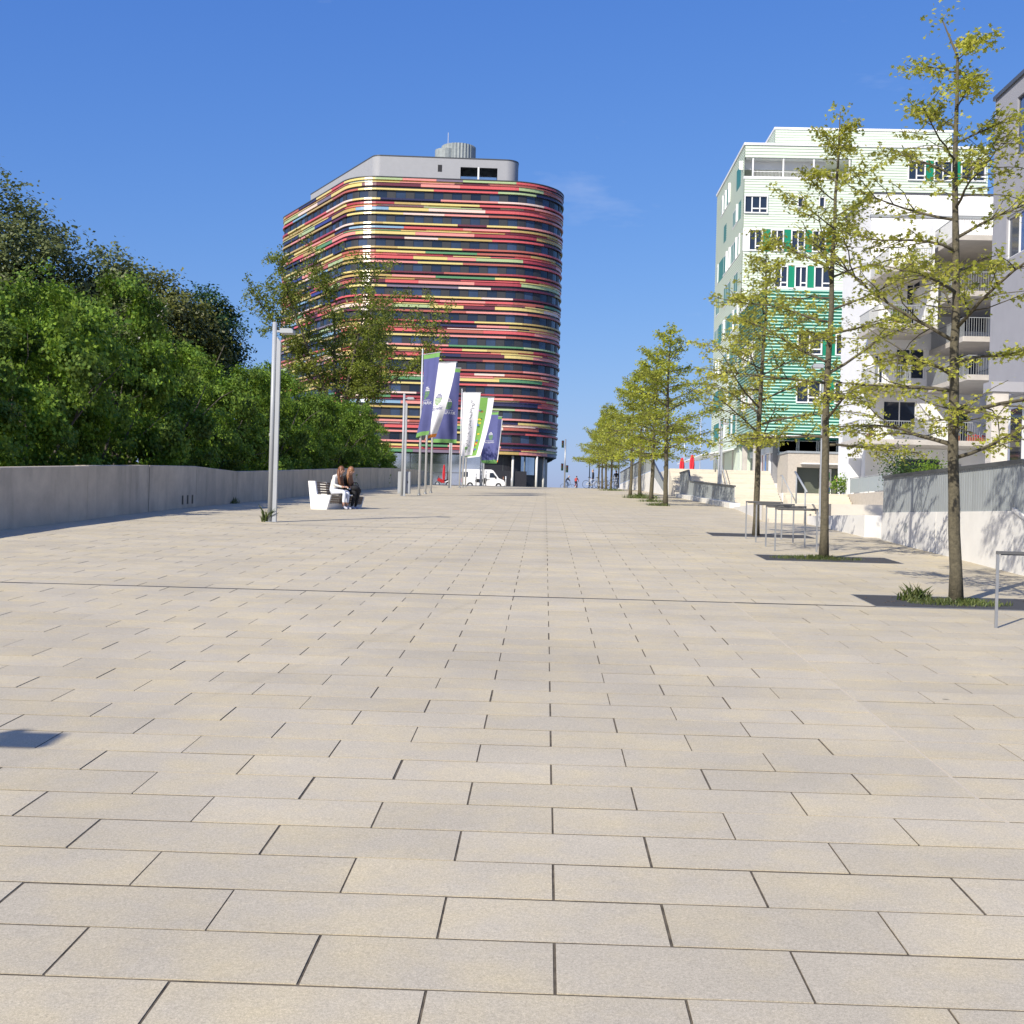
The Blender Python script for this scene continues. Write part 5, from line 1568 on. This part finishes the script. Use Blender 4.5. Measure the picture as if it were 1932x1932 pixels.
# ------------------------------------------------------------------ people
def skin_body(nodes, edges, root, sub=2):
    """continuous body grown from a jointed skeleton"""
    names = list(nodes)
    me = bpy.data.meshes.new('body'); me.from_pydata([nodes[n][0] for n in names], [(names.index(a), names.index(b)) for a, b in edges], [])
    o = bpy.data.objects.new('body', me); C.objects.link(o)
    md = o.modifiers.new('skin', 'SKIN'); md.use_smooth_shade = True
    for i, n in enumerate(names):
        r = nodes[n][1]; sv = me.skin_vertices[0].data[i]
        sv.radius = r if hasattr(r, '__len__') else (r, r); sv.use_root = (n == root)
    if sub:
        ms = o.modifiers.new('sub', 'SUBSURF'); ms.levels = sub; ms.render_levels = sub
    dg = bpy.context.evaluated_depsgraph_get()
    out = bpy.data.meshes.new_from_object(o.evaluated_get(dg))
    bpy.data.objects.remove(o)
    return out
def person(label, loc, rz, pose, top, legs, shoe, hair, long_hair=False, seat=None, group=None, bare_ankle=False, scale=1.0, fingers=False):
    """pose: joint overrides in a local frame, +x is the facing direction, z up, origin at the ground under the pelvis"""
    J = dict(pelvis=((0, 0, .95), .125), waist=((0, 0, 1.08), .115), chest=((0.0, 0, 1.28), (.15, .115)), neck=((0.02, 0, 1.46), .055), head=((.05, 0, 1.57), .085), crown=((.04, 0, 1.68), .075))
    for s, k in ((1, 'l'), (-1, 'r')):
        J['sh' + k] = ((0, .17 * s, 1.39), .06); J['el' + k] = ((.0, .23 * s, 1.12), .045); J['wr' + k] = ((.1, .22 * s, .9), .03); J['ha' + k] = ((.14, .21 * s, .84), (.04, .02))
        J['hip' + k] = ((0, .09 * s, .90), .095); J['kn' + k] = ((.03, .1 * s, .5), .065); J['an' + k] = ((0, .1 * s, .09), .042); J['toe' + k] = ((.17, .11 * s, .035), .032)
    for k, v in pose.items():
        J[k] = (v, J[k][1])
    ed = [('pelvis', 'waist'), ('waist', 'chest'), ('chest', 'neck'), ('neck', 'head'), ('head', 'crown')]
    for k in 'lr':
        ed += [('chest', 'sh' + k), ('sh' + k, 'el' + k), ('el' + k, 'wr' + k), ('wr' + k, 'ha' + k), ('pelvis', 'hip' + k), ('hip' + k, 'kn' + k), ('kn' + k, 'an' + k), ('an' + k, 'toe' + k)]
        if fingers:
            h = Vector(J['ha' + k][0]); d = (h - Vector(J['wr' + k][0])).normalized(); sd_ = d.cross(Vector((0, 0, 1))).normalized()
            for q, (o_, L) in enumerate(((-.026, .05), (-.009, .06), (.009, .055), (.024, .042))):
                a = h + sd_ * o_ + d * .02; J['f%s%d' % (k, q)] = (tuple(a), .009); J['g%s%d' % (k, q)] = (tuple(a + d * L * .8 + Vector((0, 0, -L * .45))), .007)
                ed += [('ha' + k, 'f%s%d' % (k, q)), ('f%s%d' % (k, q), 'g%s%d' % (k, q))]
            a = h - d * .02 + sd_ * .035; J['t' + k] = (tuple(a), .01); J['u' + k] = (tuple(a + d * .035 + sd_ * .02), .008); ed += [('ha' + k, 't' + k), ('t' + k, 'u' + k)]
    me = skin_body(J, ed, 'pelvis', 2 if scale else 1)
    for q in (top, legs, shoe, M['skin']): me.materials.append(q)
    seg = []
    for a, b in ed:
        reg = 0
        if a.startswith('hip') or a == 'pelvis' and b.startswith('hip'): reg = 1
        if a.startswith('kn'): reg = 1
        if a.startswith('an'): reg = 2
        if a in ('neck', 'head') or a.startswith('wr') or a.startswith('ha') or a[0] in 'fgtu' and len(a) <= 3: reg = 3
        seg.append((Vector(J[a][0]), Vector(J[b][0]), reg, a))
    for p in me.polygons:
        c = p.center; best = (9, 0, '', 0)
        for a, b, reg, nm in seg:
            ab = b - a; t = max(0, min(1, (c - a).dot(ab) / max(ab.length_squared, 1e-9)))
            d = (c - a - ab * t).length
            if d < best[0]: best = (d, reg, nm, t)
        r = best[1]
        if best[2] == 'chest' and best[3] > .75 and r == 0: r = 0
        if bare_ankle and best[2].startswith('kn') and best[3] > .72: r = 3
        p.material_index = r; p.use_smooth = True
    t = thing('person', label, 'person', loc, rz, group)
    t.scale = (scale, scale, scale) if scale else (1, 1, 1)
    b = link(bpy.data.objects.new('body', me), t)
    hd = Vector(J['head'][0]); cr = Vector(J['crown'][0]); upv = (cr - hd).normalized()
    hb = MB(); hb.ball(tuple(hd + upv * .055 + Vector((-.028, 0, 0))), (.098, .088, .105), 12, 8)
    if long_hair:
        for yy_ in (-.075, -.04, 0, .04, .075):
            a = hd + upv * .06 + Vector((-.06, yy_ * .8, 0)); e = hd + Vector((-.05 + abs(yy_) * 1.2, yy_ * 1.15, -.47))
            hb.tube([a, a.lerp(e, .35) + Vector((-.05, 0, 0)), a.lerp(e, .7) + Vector((-.03, 0, 0)), e], [.05, .052, .045, .012], 7)
    hb.build('hair', hair, b, True)
    fc = MB(); fwd = Vector((1, 0, 0)); fwd = (fwd - upv * fwd.dot(upv)).normalized(); lat = upv.cross(fwd)
    fc.ball(tuple(hd + fwd * .088 + upv * .02), (.018, .011, .018), 6, 4)
    for s in (-1, 1): fc.ball(tuple(hd + lat * .082 * s + upv * .025), (.018, .012, .028), 6, 4)
    fc.build('nose_and_ears', M['skin'], b, True)
    ey = MB()
    for s in (-1, 1): ey.ball(tuple(hd + fwd * .08 + lat * .03 * s + upv * .045), .008, 6, 4)
    ey.build('eyes', M['black'], b)
    mo = MB(); mo.ball(tuple(hd + fwd * .082 - upv * .028), (.008, .022, .006), 6, 4); mo.build('mouth', mat('lips', (.35, .09, .08), .5, .05, 10), b)
    return t
m_whitecl = mat('white_jacket', (.74, .72, .66), .85, .06, 12)
m_whitepants = mat('white_trousers', (.66, .69, .76), .85, .05, 12)
m_blackcl = mat('black_clothes', (.012, .012, .014), .85, .2, 12)
m_hair1 = mat('auburn_hair', (.16, .065, .028), .5, .3, 40)
m_hair2 = mat('light_brown_hair', (.26, .12, .055), .5, .3, 40)
m_shoe = mat('pale_canvas_shoe', (.42, .43, .50), .8, .1, 12)
m_jean = mat('blue_jeans', (.05, .08, .16), .85, .15, 14)
sit = dict(pelvis=(0, 0, .53), waist=(.03, 0, .66), chest=(.13, 0, .86), neck=(.20, 0, 1.03), head=(.27, 0, 1.11), crown=(.29, 0, 1.22))
for s, k in ((1, 'l'), (-1, 'r')):
    sit.update({'sh' + k: (.12, .16 * s, .97), 'el' + k: (.14, .2 * s, .71), 'wr' + k: (.34, .12 * s, .66), 'ha' + k: (.40, .08 * s, .66), 'hip' + k: (.03, .085 * s, .51), 'kn' + k: (.44, .1 * s, .52), 'an' + k: (.40, .1 * s, .09), 'toe' + k: (.56, .11 * s, .035)})
bz = zg(34.5)
def bench_pt(lx, ly):
    a = rad(-20); return (-6.3 + lx * math.cos(a) - ly * math.sin(a), 34.5 + lx * math.sin(a) + ly * math.cos(a), bz)
person('person in white jacket and white trousers sitting on the bench, long auburn hair', bench_pt(-.02, .72), rad(-20), sit, m_whitecl, m_whitepants, m_shoe, m_hair1, True, bare_ankle=True, fingers=True)
sit2 = dict(sit); sit2.update(head=(.30, 0, 1.12), crown=(.33, 0, 1.22), knl=(.5, .11, .55), knr=(.5, -.06, .54))
person('person in black sitting beyond the one in white on the bench', bench_pt(-.02, 1.25), rad(-24), sit2, m_blackcl, m_blackcl, m_shoe, m_hair2, True, fingers=True)
bag = MB(); bag.ball((0, 0, .08), (.14, .15, .10), 12, 8); bag.ball((.07, .06, .0), (.1, .1, .11), 10, 6)
bag.tube([(-.1, 0, .16), (-.05, 0, .24), (.05, 0, .24), (.1, 0, .16)], .012, 6)
p_ = bench_pt(.42, 1.22)
tag(bag.build('black_bag', m_blackcl, None, True, (p_[0], p_[1], bz + .56)), 'soft black bag on the lap of the person in black', 'bag')
kerbside = 1

# ------------------------------------------------------------------ bicycles and riders
def bicycle(label, loc, rz, paint, group='bicycles'):
    t = thing('bicycle', label, 'bicycle', loc, rz, group)
    for cx in (-.53, .53):
        q = MB(); q.tube([(cx + .33 * math.cos(a), 0, .34 + .33 * math.sin(a)) for a in [2 * PI * i / 20 for i in range(21)]], .016, 6, cap=False)
        w = q.build('wheel', M['rubber'], t, True)
        q = MB()
        for i in range(10):
            a = 2 * PI * i / 10; q.tube([(cx, 0, .34), (cx + .32 * math.cos(a), 0, .34 + .32 * math.sin(a))], .003, 3)
        q.tube([(cx, -.04, .34), (cx, .04, .34)], .02, 6)
        q.build('spokes', M['alu'], w)
    q = MB()
    bb, st, hd_ = (-.1, 0, .3), (-.22, 0, .78), (.38, 0, .82)
    for a, b in ((bb, st), (bb, (.36, 0, .7)), ((-.2, 0, .7), hd_), (bb, (-.53, 0, .34)), ((-.2, 0, .68), (-.53, 0, .34)), (hd_, (.53, 0, .34)), (hd_, (.36, 0, .98)), (st, (-.25, 0, .92))): q.tube([a, b], .017, 6)
    q.build('frame', paint, t, True)
    MB().tube([(.28, -.28, 1.0), (.36, -.1, 1.0), (.36, .1, 1.0), (.28, .28, 1.0)], .014, 6).build('handlebar', M['alu'], t, True)
    MB().ball((-.26, 0, .94), (.14, .07, .035), 8, 5).build('saddle', M['black'], t, True)
    MB().tube([(-.1, -.03, .3), (-.1, .03, .3)], .09, 10).build('chainring', M['galv'], t)
    return t
def rider(label, x, y, z, rz, top, legs, hair):
    pose = dict(pelvis=(-.24, 0, 1.02), waist=(-.14, 0, 1.14), chest=(.03, 0, 1.3), neck=(.14, 0, 1.46), head=(.2, 0, 1.56), crown=(.2, 0, 1.67))
    for s, k in ((1, 'l'), (-1, 'r')):
        pose.update({'sh' + k: (.03, .17 * s, 1.4), 'el' + k: (.2, .22 * s, 1.17), 'wr' + k: (.29, .24 * s, 1.04), 'ha' + k: (.32, .25 * s, 1.02), 'hip' + k: (-.2, .09 * s, .98), 'kn' + k: (.12, .1 * s, .82 if s > 0 else .66), 'an' + k: (-.06, .1 * s, .44 if s > 0 else .24), 'toe' + k: (.1, .1 * s, .40 if s > 0 else .19)})
    return person(label, (x, y, z), rz, pose, top, legs, M['black'], hair)
m_dblue = mat('dark_blue_jacket', (.02, .022, .035), .85, .1, 12); m_redj = mat('red_jacket', (.4, .05, .04), .8, .1, 12); m_ghair = mat('grey_hair', (.45, .42, .4), .6, .2, 40)
y = 148.0
bicycle('bicycle ridden by the person in the dark jacket beyond the crest', (2.75, y, zg(y)), rad(10), M['dark_rail'], 'bicycles ridden beyond the crest')
rider('cyclist in a dark jacket with pale hair beyond the crest', 2.75, y, zg(y), rad(10), m_dblue, m_jean, m_ghair)
bicycle('bicycle ridden by the person in the red jacket beyond the crest', (3.85, y + 2, zg(y + 2)), rad(75), M['redpaint'], 'bicycles ridden beyond the crest')
rider('cyclist in a red jacket riding away beyond the crest', 3.85, y + 2, zg(y + 2), rad(75), m_redj, m_blackcl, M['black'])
for i, (x, y, a, l) in enumerate(((4.05, 104.5, 12, 'parked bicycle leftmost under the far oaks'), (4.75, 105.2, -8, 'second parked bicycle under the far oaks'), (5.5, 104.6, 15, 'third parked bicycle under the far oaks'), (6.1, 105.4, 100, 'parked bicycle rightmost under the far oaks'))):
    bicycle(l, (x, y, zg(y)), rad(a), [M['alu'], M['galv'], M['dark_rail'], M['alu']][i], 'parked bicycles under the far oaks')
stand_arm = {}
person('person in a dark top standing behind the parked bicycles', (4.3, 109.5, zg(109.5)), rad(180), stand_arm, m_dblue, m_jean, M['black'], m_ghair)
person('person in dark clothes standing right of the last oak trunks', (6.5, 112, zg(112)), rad(90), stand_arm, m_blackcl, m_jean, M['black'], M['black'])
person('person in a pale mauve coat before the pavilion door', (20.75, 90.5, 1.72), rad(90), stand_arm, mat('mauve_coat', (.42, .33, .34), .85, .06, 12), m_jean, M['black'], mat('dark_hair', (.05, .03, .02), .5, .2, 40))
person('person in black facing the one in the mauve coat at the pavilion door', (21.6, 91.3, 1.72), rad(160), stand_arm, m_blackcl, m_blackcl, M['black'], m_hair2)
person('person in brown walking by the tower entrance', (-5.6, 166, zg(166)), rad(20), stand_arm, mat('brown_jacket', (.12, .07, .05), .85, .1, 12), m_jean, M['black'], m_hair1)

# ------------------------------------------------------------------ van
van = thing('delivery_van', 'white panel van parked in front of the striped tower', 'van', (-8.0, 160, zg(160)), rad(6))
BP = [(-2.75, .42), (-2.8, 1.0), (-2.72, 2.25), (-2.6, 2.42), (.95, 2.44), (1.25, 2.3), (1.95, 1.35), (2.62, 1.08), (2.8, .75), (2.78, .4)]
def arch(cx): return [(cx + .4 * math.cos(a), .34 + .4 * math.sin(a)) for a in [PI * i / 8 for i in range(0, 9)]]
poly = [(x, z) for x, z in BP] + arch(1.95) + arch(-1.75)
bo = MB().prism([(x, -.95, z) for x, z in poly], (0, 1.9, 0)).build('body', M['vanwhite'], van)
for nm, pts, m_ in (('side_window', [(.75, 1.38), (.78, 2.0), (1.22, 2.02), (1.72, 1.38)], M['glass']), ('side_window', [(-2.6, 1.4), (-2.58, 2.05), (-2.05, 2.05), (-2.05, 1.4)], M['glass'])):
    for s in (-1, 1):
        MB().prism([(x, s * .951, z) for x, z in pts], (0, s * .012, 0)).build(nm, m_, van)
MB().prism([(1.3, -.8, 2.25), (1.93, -.85, 1.42), (1.93, .85, 1.42), (1.3, .8, 2.25)], (.02, 0, .015)).build('windscreen', M['glass'], van)
MB().box(-2.815, -2.78, -.75, .75, 1.35, 2.1).build('rear_window', M['glass'], van)
for s in (-1, 1):
    MB().box(-2.81, -2.7, s * .86 - .08, s * .86 + .08, .75, 1.25).build('tail_light', M['redpaint'], van)
    MB().prism([(2.45, s * .75 - .14, 1.08), (2.72, s * .75 - .14, .95), (2.74, s * .75 - .14, .78), (2.5, s * .75 - .14, .85)], (0, .28, 0)).build('headlight', M['frame_white'], van)
    MB().bbox(1.45, 1.6, s * 1.02 - .07, s * 1.02 + .07, 1.3, 1.6, .02).build('mirror', M['black'], van)
    for cx in (1.95, -1.75):
        w = MB().tube([(cx, s * .93, .34), (cx, s * .72, .34)], .34, 18).build('wheel', M['rubber'], van)
        MB().tube([(cx, s * .945, .34), (cx, s * .93, .34)], .2, 12).build('rim', M['alu'], w)
MB().box(2.76, 2.86, -.9, .9, .35, .6).build('bumper', M['black'], van)
g_ = MB()
for (cx, cz, a, b) in ((-.75, .95, .35, .25), (-.35, .8, .25, .18), (.15, 1.05, .3, .28), (.1, .75, .12, .25), (.55, 1.1, .3, .05)):
    g_.add([(cx + a * math.cos(2 * PI * i / 9) * (1 + .2 * (i % 2)), -.953, cz + b * math.sin(2 * PI * i / 9)) for i in range(9)], [tuple(range(9))])
g_.build('dark_print', M['black'], van)

# ------------------------------------------------------------------ motorcycle
mc = thing('motorcycle', 'red and white motorcycle parked by the end of the concrete wall', 'motorcycle', (-12.6, 152, zg(152)), rad(200))
for cx in (-.7, .7):
    q = MB(); q.tube([(cx + .27 * math.cos(a), 0, .31 + .27 * math.sin(a)) for a in [2 * PI * i / 18 for i in range(19)]], .05, 6, cap=False); w = q.build('wheel', M['rubber'], mc, True)
    MB().tube([(cx, -.05, .31), (cx, .05, .31)], .17, 12).build('rim', M['alu'], w)
MB().prism([(.15, -.16, .45), (.75, -.16, .75), (.62, -.16, 1.1), (.3, -.16, 1.0), (-.1, -.16, .8), (-.2, -.16, .5)], (0, .32, 0)).build('fairing', M['redpaint'], mc)
MB().prism([(-.1, -.12, .82), (-.8, -.12, 1.0), (-.85, -.12, .92), (-.2, -.12, .66)], (0, .24, 0)).build('seat', M['black'], mc)
MB().prism([(-.25, -.13, .66), (-.9, -.13, .9), (-.85, -.13, .75), (-.3, -.13, .52)], (0, .26, 0)).build('tail_panel', M['vanwhite'], mc)
MB().tube([(.4, -.3, 1.08), (.5, 0, 1.1), (.4, .3, 1.08)], .02, 6).build('handlebar', M['black'], mc)
MB().tube([(.5, 0, 1.05), (.7, 0, .31)], .035, 6).build('fork', M['alu'], mc)
MB().prism([(.55, -.12, 1.0), (.72, -.12, .9), (.6, -.12, 1.3), (.5, -.12, 1.3)], (0, .24, 0)).build('windshield', M['glass2'], mc)

# ------------------------------------------------------------------ closed red parasols
def parasol(label, x, y, z, H, group='closed red parasols'):
    t = thing('closed_parasol', label, 'parasol', (x, y, z), 0, group)
    MB().tube([(0, 0, 0), (0, 0, H)], .028, 8).build('pole', M['galv'], t, True)
    q = MB(); n = 12; prof = [(H * .32, .10), (H * .4, .17), (H * .6, .2), (H * .8, .17), (H * .93, .12), (H * .985, .05)]
    vs = []
    for z_, r in prof:
        for i in range(n):
            a = 2 * PI * i / n + z_ * .5; rr_ = r * (1 if i % 2 else .72); vs.append((rr_ * math.cos(a), rr_ * math.sin(a), z_))
    q.add(vs, [(k * n + i, k * n + (i + 1) % n, (k + 1) * n + (i + 1) % n, (k + 1) * n + i) for k in range(len(prof) - 1) for i in range(n)] + [tuple(range(len(vs) - n, len(vs)))])
    q.build('folded_canopy', M['red'], t)
    MB().bbox(-.25, .25, -.25, .25, 0, .06, .01).build('foot', M['slabc'], t)
parasol('left of two closed red parasols on the upper terrace', 10.55, 95, 3.1, 1.75)
parasol('right of two closed red parasols on the upper terrace', 11.2, 94, 3.1, 1.95)
parasol('closed red parasol behind the motorcycle by the tower', -13.4, 163, zg(163), 3.1)

# ------------------------------------------------------------------ traffic lights, street lamps, bollards
tl = thing('traffic_light', 'traffic light pole with dark signal heads right of the tower', 'traffic light', (2.35, 145, zg(145)))
MB().tube([(0, 0, 0), (0, 0, 5.9)], .085, 10).build('pole', M['galv'], tl, True)
def head(x, z, a):
    h = MB().bbox(x - .14, x + .14, -.12, .1, z, z + .85, .03).build('signal_head', mat('signal_green_housing', (.012, .035, .028), .5, .1, 6), tl)
    for k, c in enumerate(((.02, .1, .05), (.14, .1, .0), (.2, .012, .01))):
        MB().tube([(x, -.13, z + .15 + .27 * k), (x, -.145, z + .15 + .27 * k)], .095, 12).build('lens', mat('lens_%d' % k, c, .3, .05, 5), h)
        MB().prism([(x - .11, -.12, z + .24 + .27 * k), (x + .11, -.12, z + .24 + .27 * k), (x + .1, -.34, z + .2 + .27 * k), (x - .1, -.34, z + .2 + .27 * k)], (0, 0, .02)).build('visor', M['black'], h)
head(-.32, 4.9, 0); head(-.32, 2.2, 0); head(.26, 2.0, 0)
def street_lamp(label, x, y, H, arm):
    t = thing('street_lamp', label, 'street lamp', (x, y, zg(y)), 0, 'far street lamps')
    MB().tube([(0, 0, 0), (0, 0, H)], [.09, .06], 8).build('pole', M['dark_rail'], t, True)
    MB().tube([(0, 0, H - .4), (arm * .55, 0, H - .38)], .035, 6).build('arm', M['dark_rail'], t)
    MB().prism([(arm * .5, -.15, H - .42), (arm, -.15, H - .36), (arm, -.15, H - .26), (arm * .5, -.15, H - .3)], (0, .3, 0)).build('lamp_head', M['dark_rail'], t)
street_lamp('far street lamp with arm to the left above the crest', 6.9, 190, 5.3, -1.6)
street_lamp('dark street lamp pole between far oaks and wedge wall', 8.4, 140, 7.2, -.9)
street_lamp('far dark pole above the closed parasols on the terrace', 12.6, 175, 8.2, .8)
for i, (x, y) in enumerate(((-4.9, 155), (-4.2, 155.5), (-7.9, 152), (-7.3, 152.4), (-8.5, 152.2))):
    t = thing('bollard', ['pale bollard left of the tower entrance', 'pale bollard right of the other at the tower entrance', 'grey post before the middle of the van', 'grey post right of centre before the van', 'grey post left before the van'][i], 'bollard', (x, y, zg(y)), 0, 'posts in front of the tower')
    h = (1.5, 1.35, 2.0, 2.1, 1.7)[i]
    MB().tube([(0, 0, 0), (0, 0, h), (0, 0, h + .06)], [.07, .07, .04], 10).build('post', M['alu'] if i < 2 else M['galv'], t, True)
    MB().tube([(0, 0, h * .8), (0, 0, h * .88)], .073, 10).build('reflective_band', M['frame_white'], t)
for i, (x, y, H) in enumerate(((13.6, 140, 9.0), (16.0, 142, 8.6), (18.2, 145, 8.8), (10.4, 130, 9.4))):
    t = thing('thin_mast', 'slim white mast rising %s' % ['behind the right red parasol', 'second from the right red parasol', 'nearest the green building canopy', 'left of the closed red parasols'][i], 'mast', (x, y, zg(y)), 0, 'slim masts on the terrace')
    MB().tube([(0, 0, 0), (0, 0, H)], [.06, .035], 8).build('mast_tube', M['alu'], t, True)
    MB().ball((0, 0, H), .05, 6, 4).build('cap', M['alu'], t, True)
# cafe chairs on the terrace edge
for i, (x, y) in enumerate(((16.2, 104.5), (16.3, 107.2), (9.2, 92))):
    t = thing('cafe_chair', ['orange cafe chair by the shop windows', 'orange cafe chair further along the shop windows', 'dark chair on the upper terrace left of the parasols'][i], 'chair', (x, y, 3.1), rad(30 * i), 'chairs on the upper terrace')
    m_ = mat('orange_plastic', (.42, .07, .03), .5, .05, 6) if i < 2 else M['black']
    MB().bbox(-.22, .22, -.22, .22, .43, .47, .01).build('seat', m_, t)
    MB().prism([(-.22, .2, .5), (.22, .2, .5), (.2, .28, .9), (-.2, .28, .9)], (0, .03, 0)).build('backrest', m_, t)
    for a in (-.19, .19):
        for b in (-.19, .19):
            MB().tube([(a, b, 0), (a, b, .43)], .015, 6).build('leg', M['galv'], t)
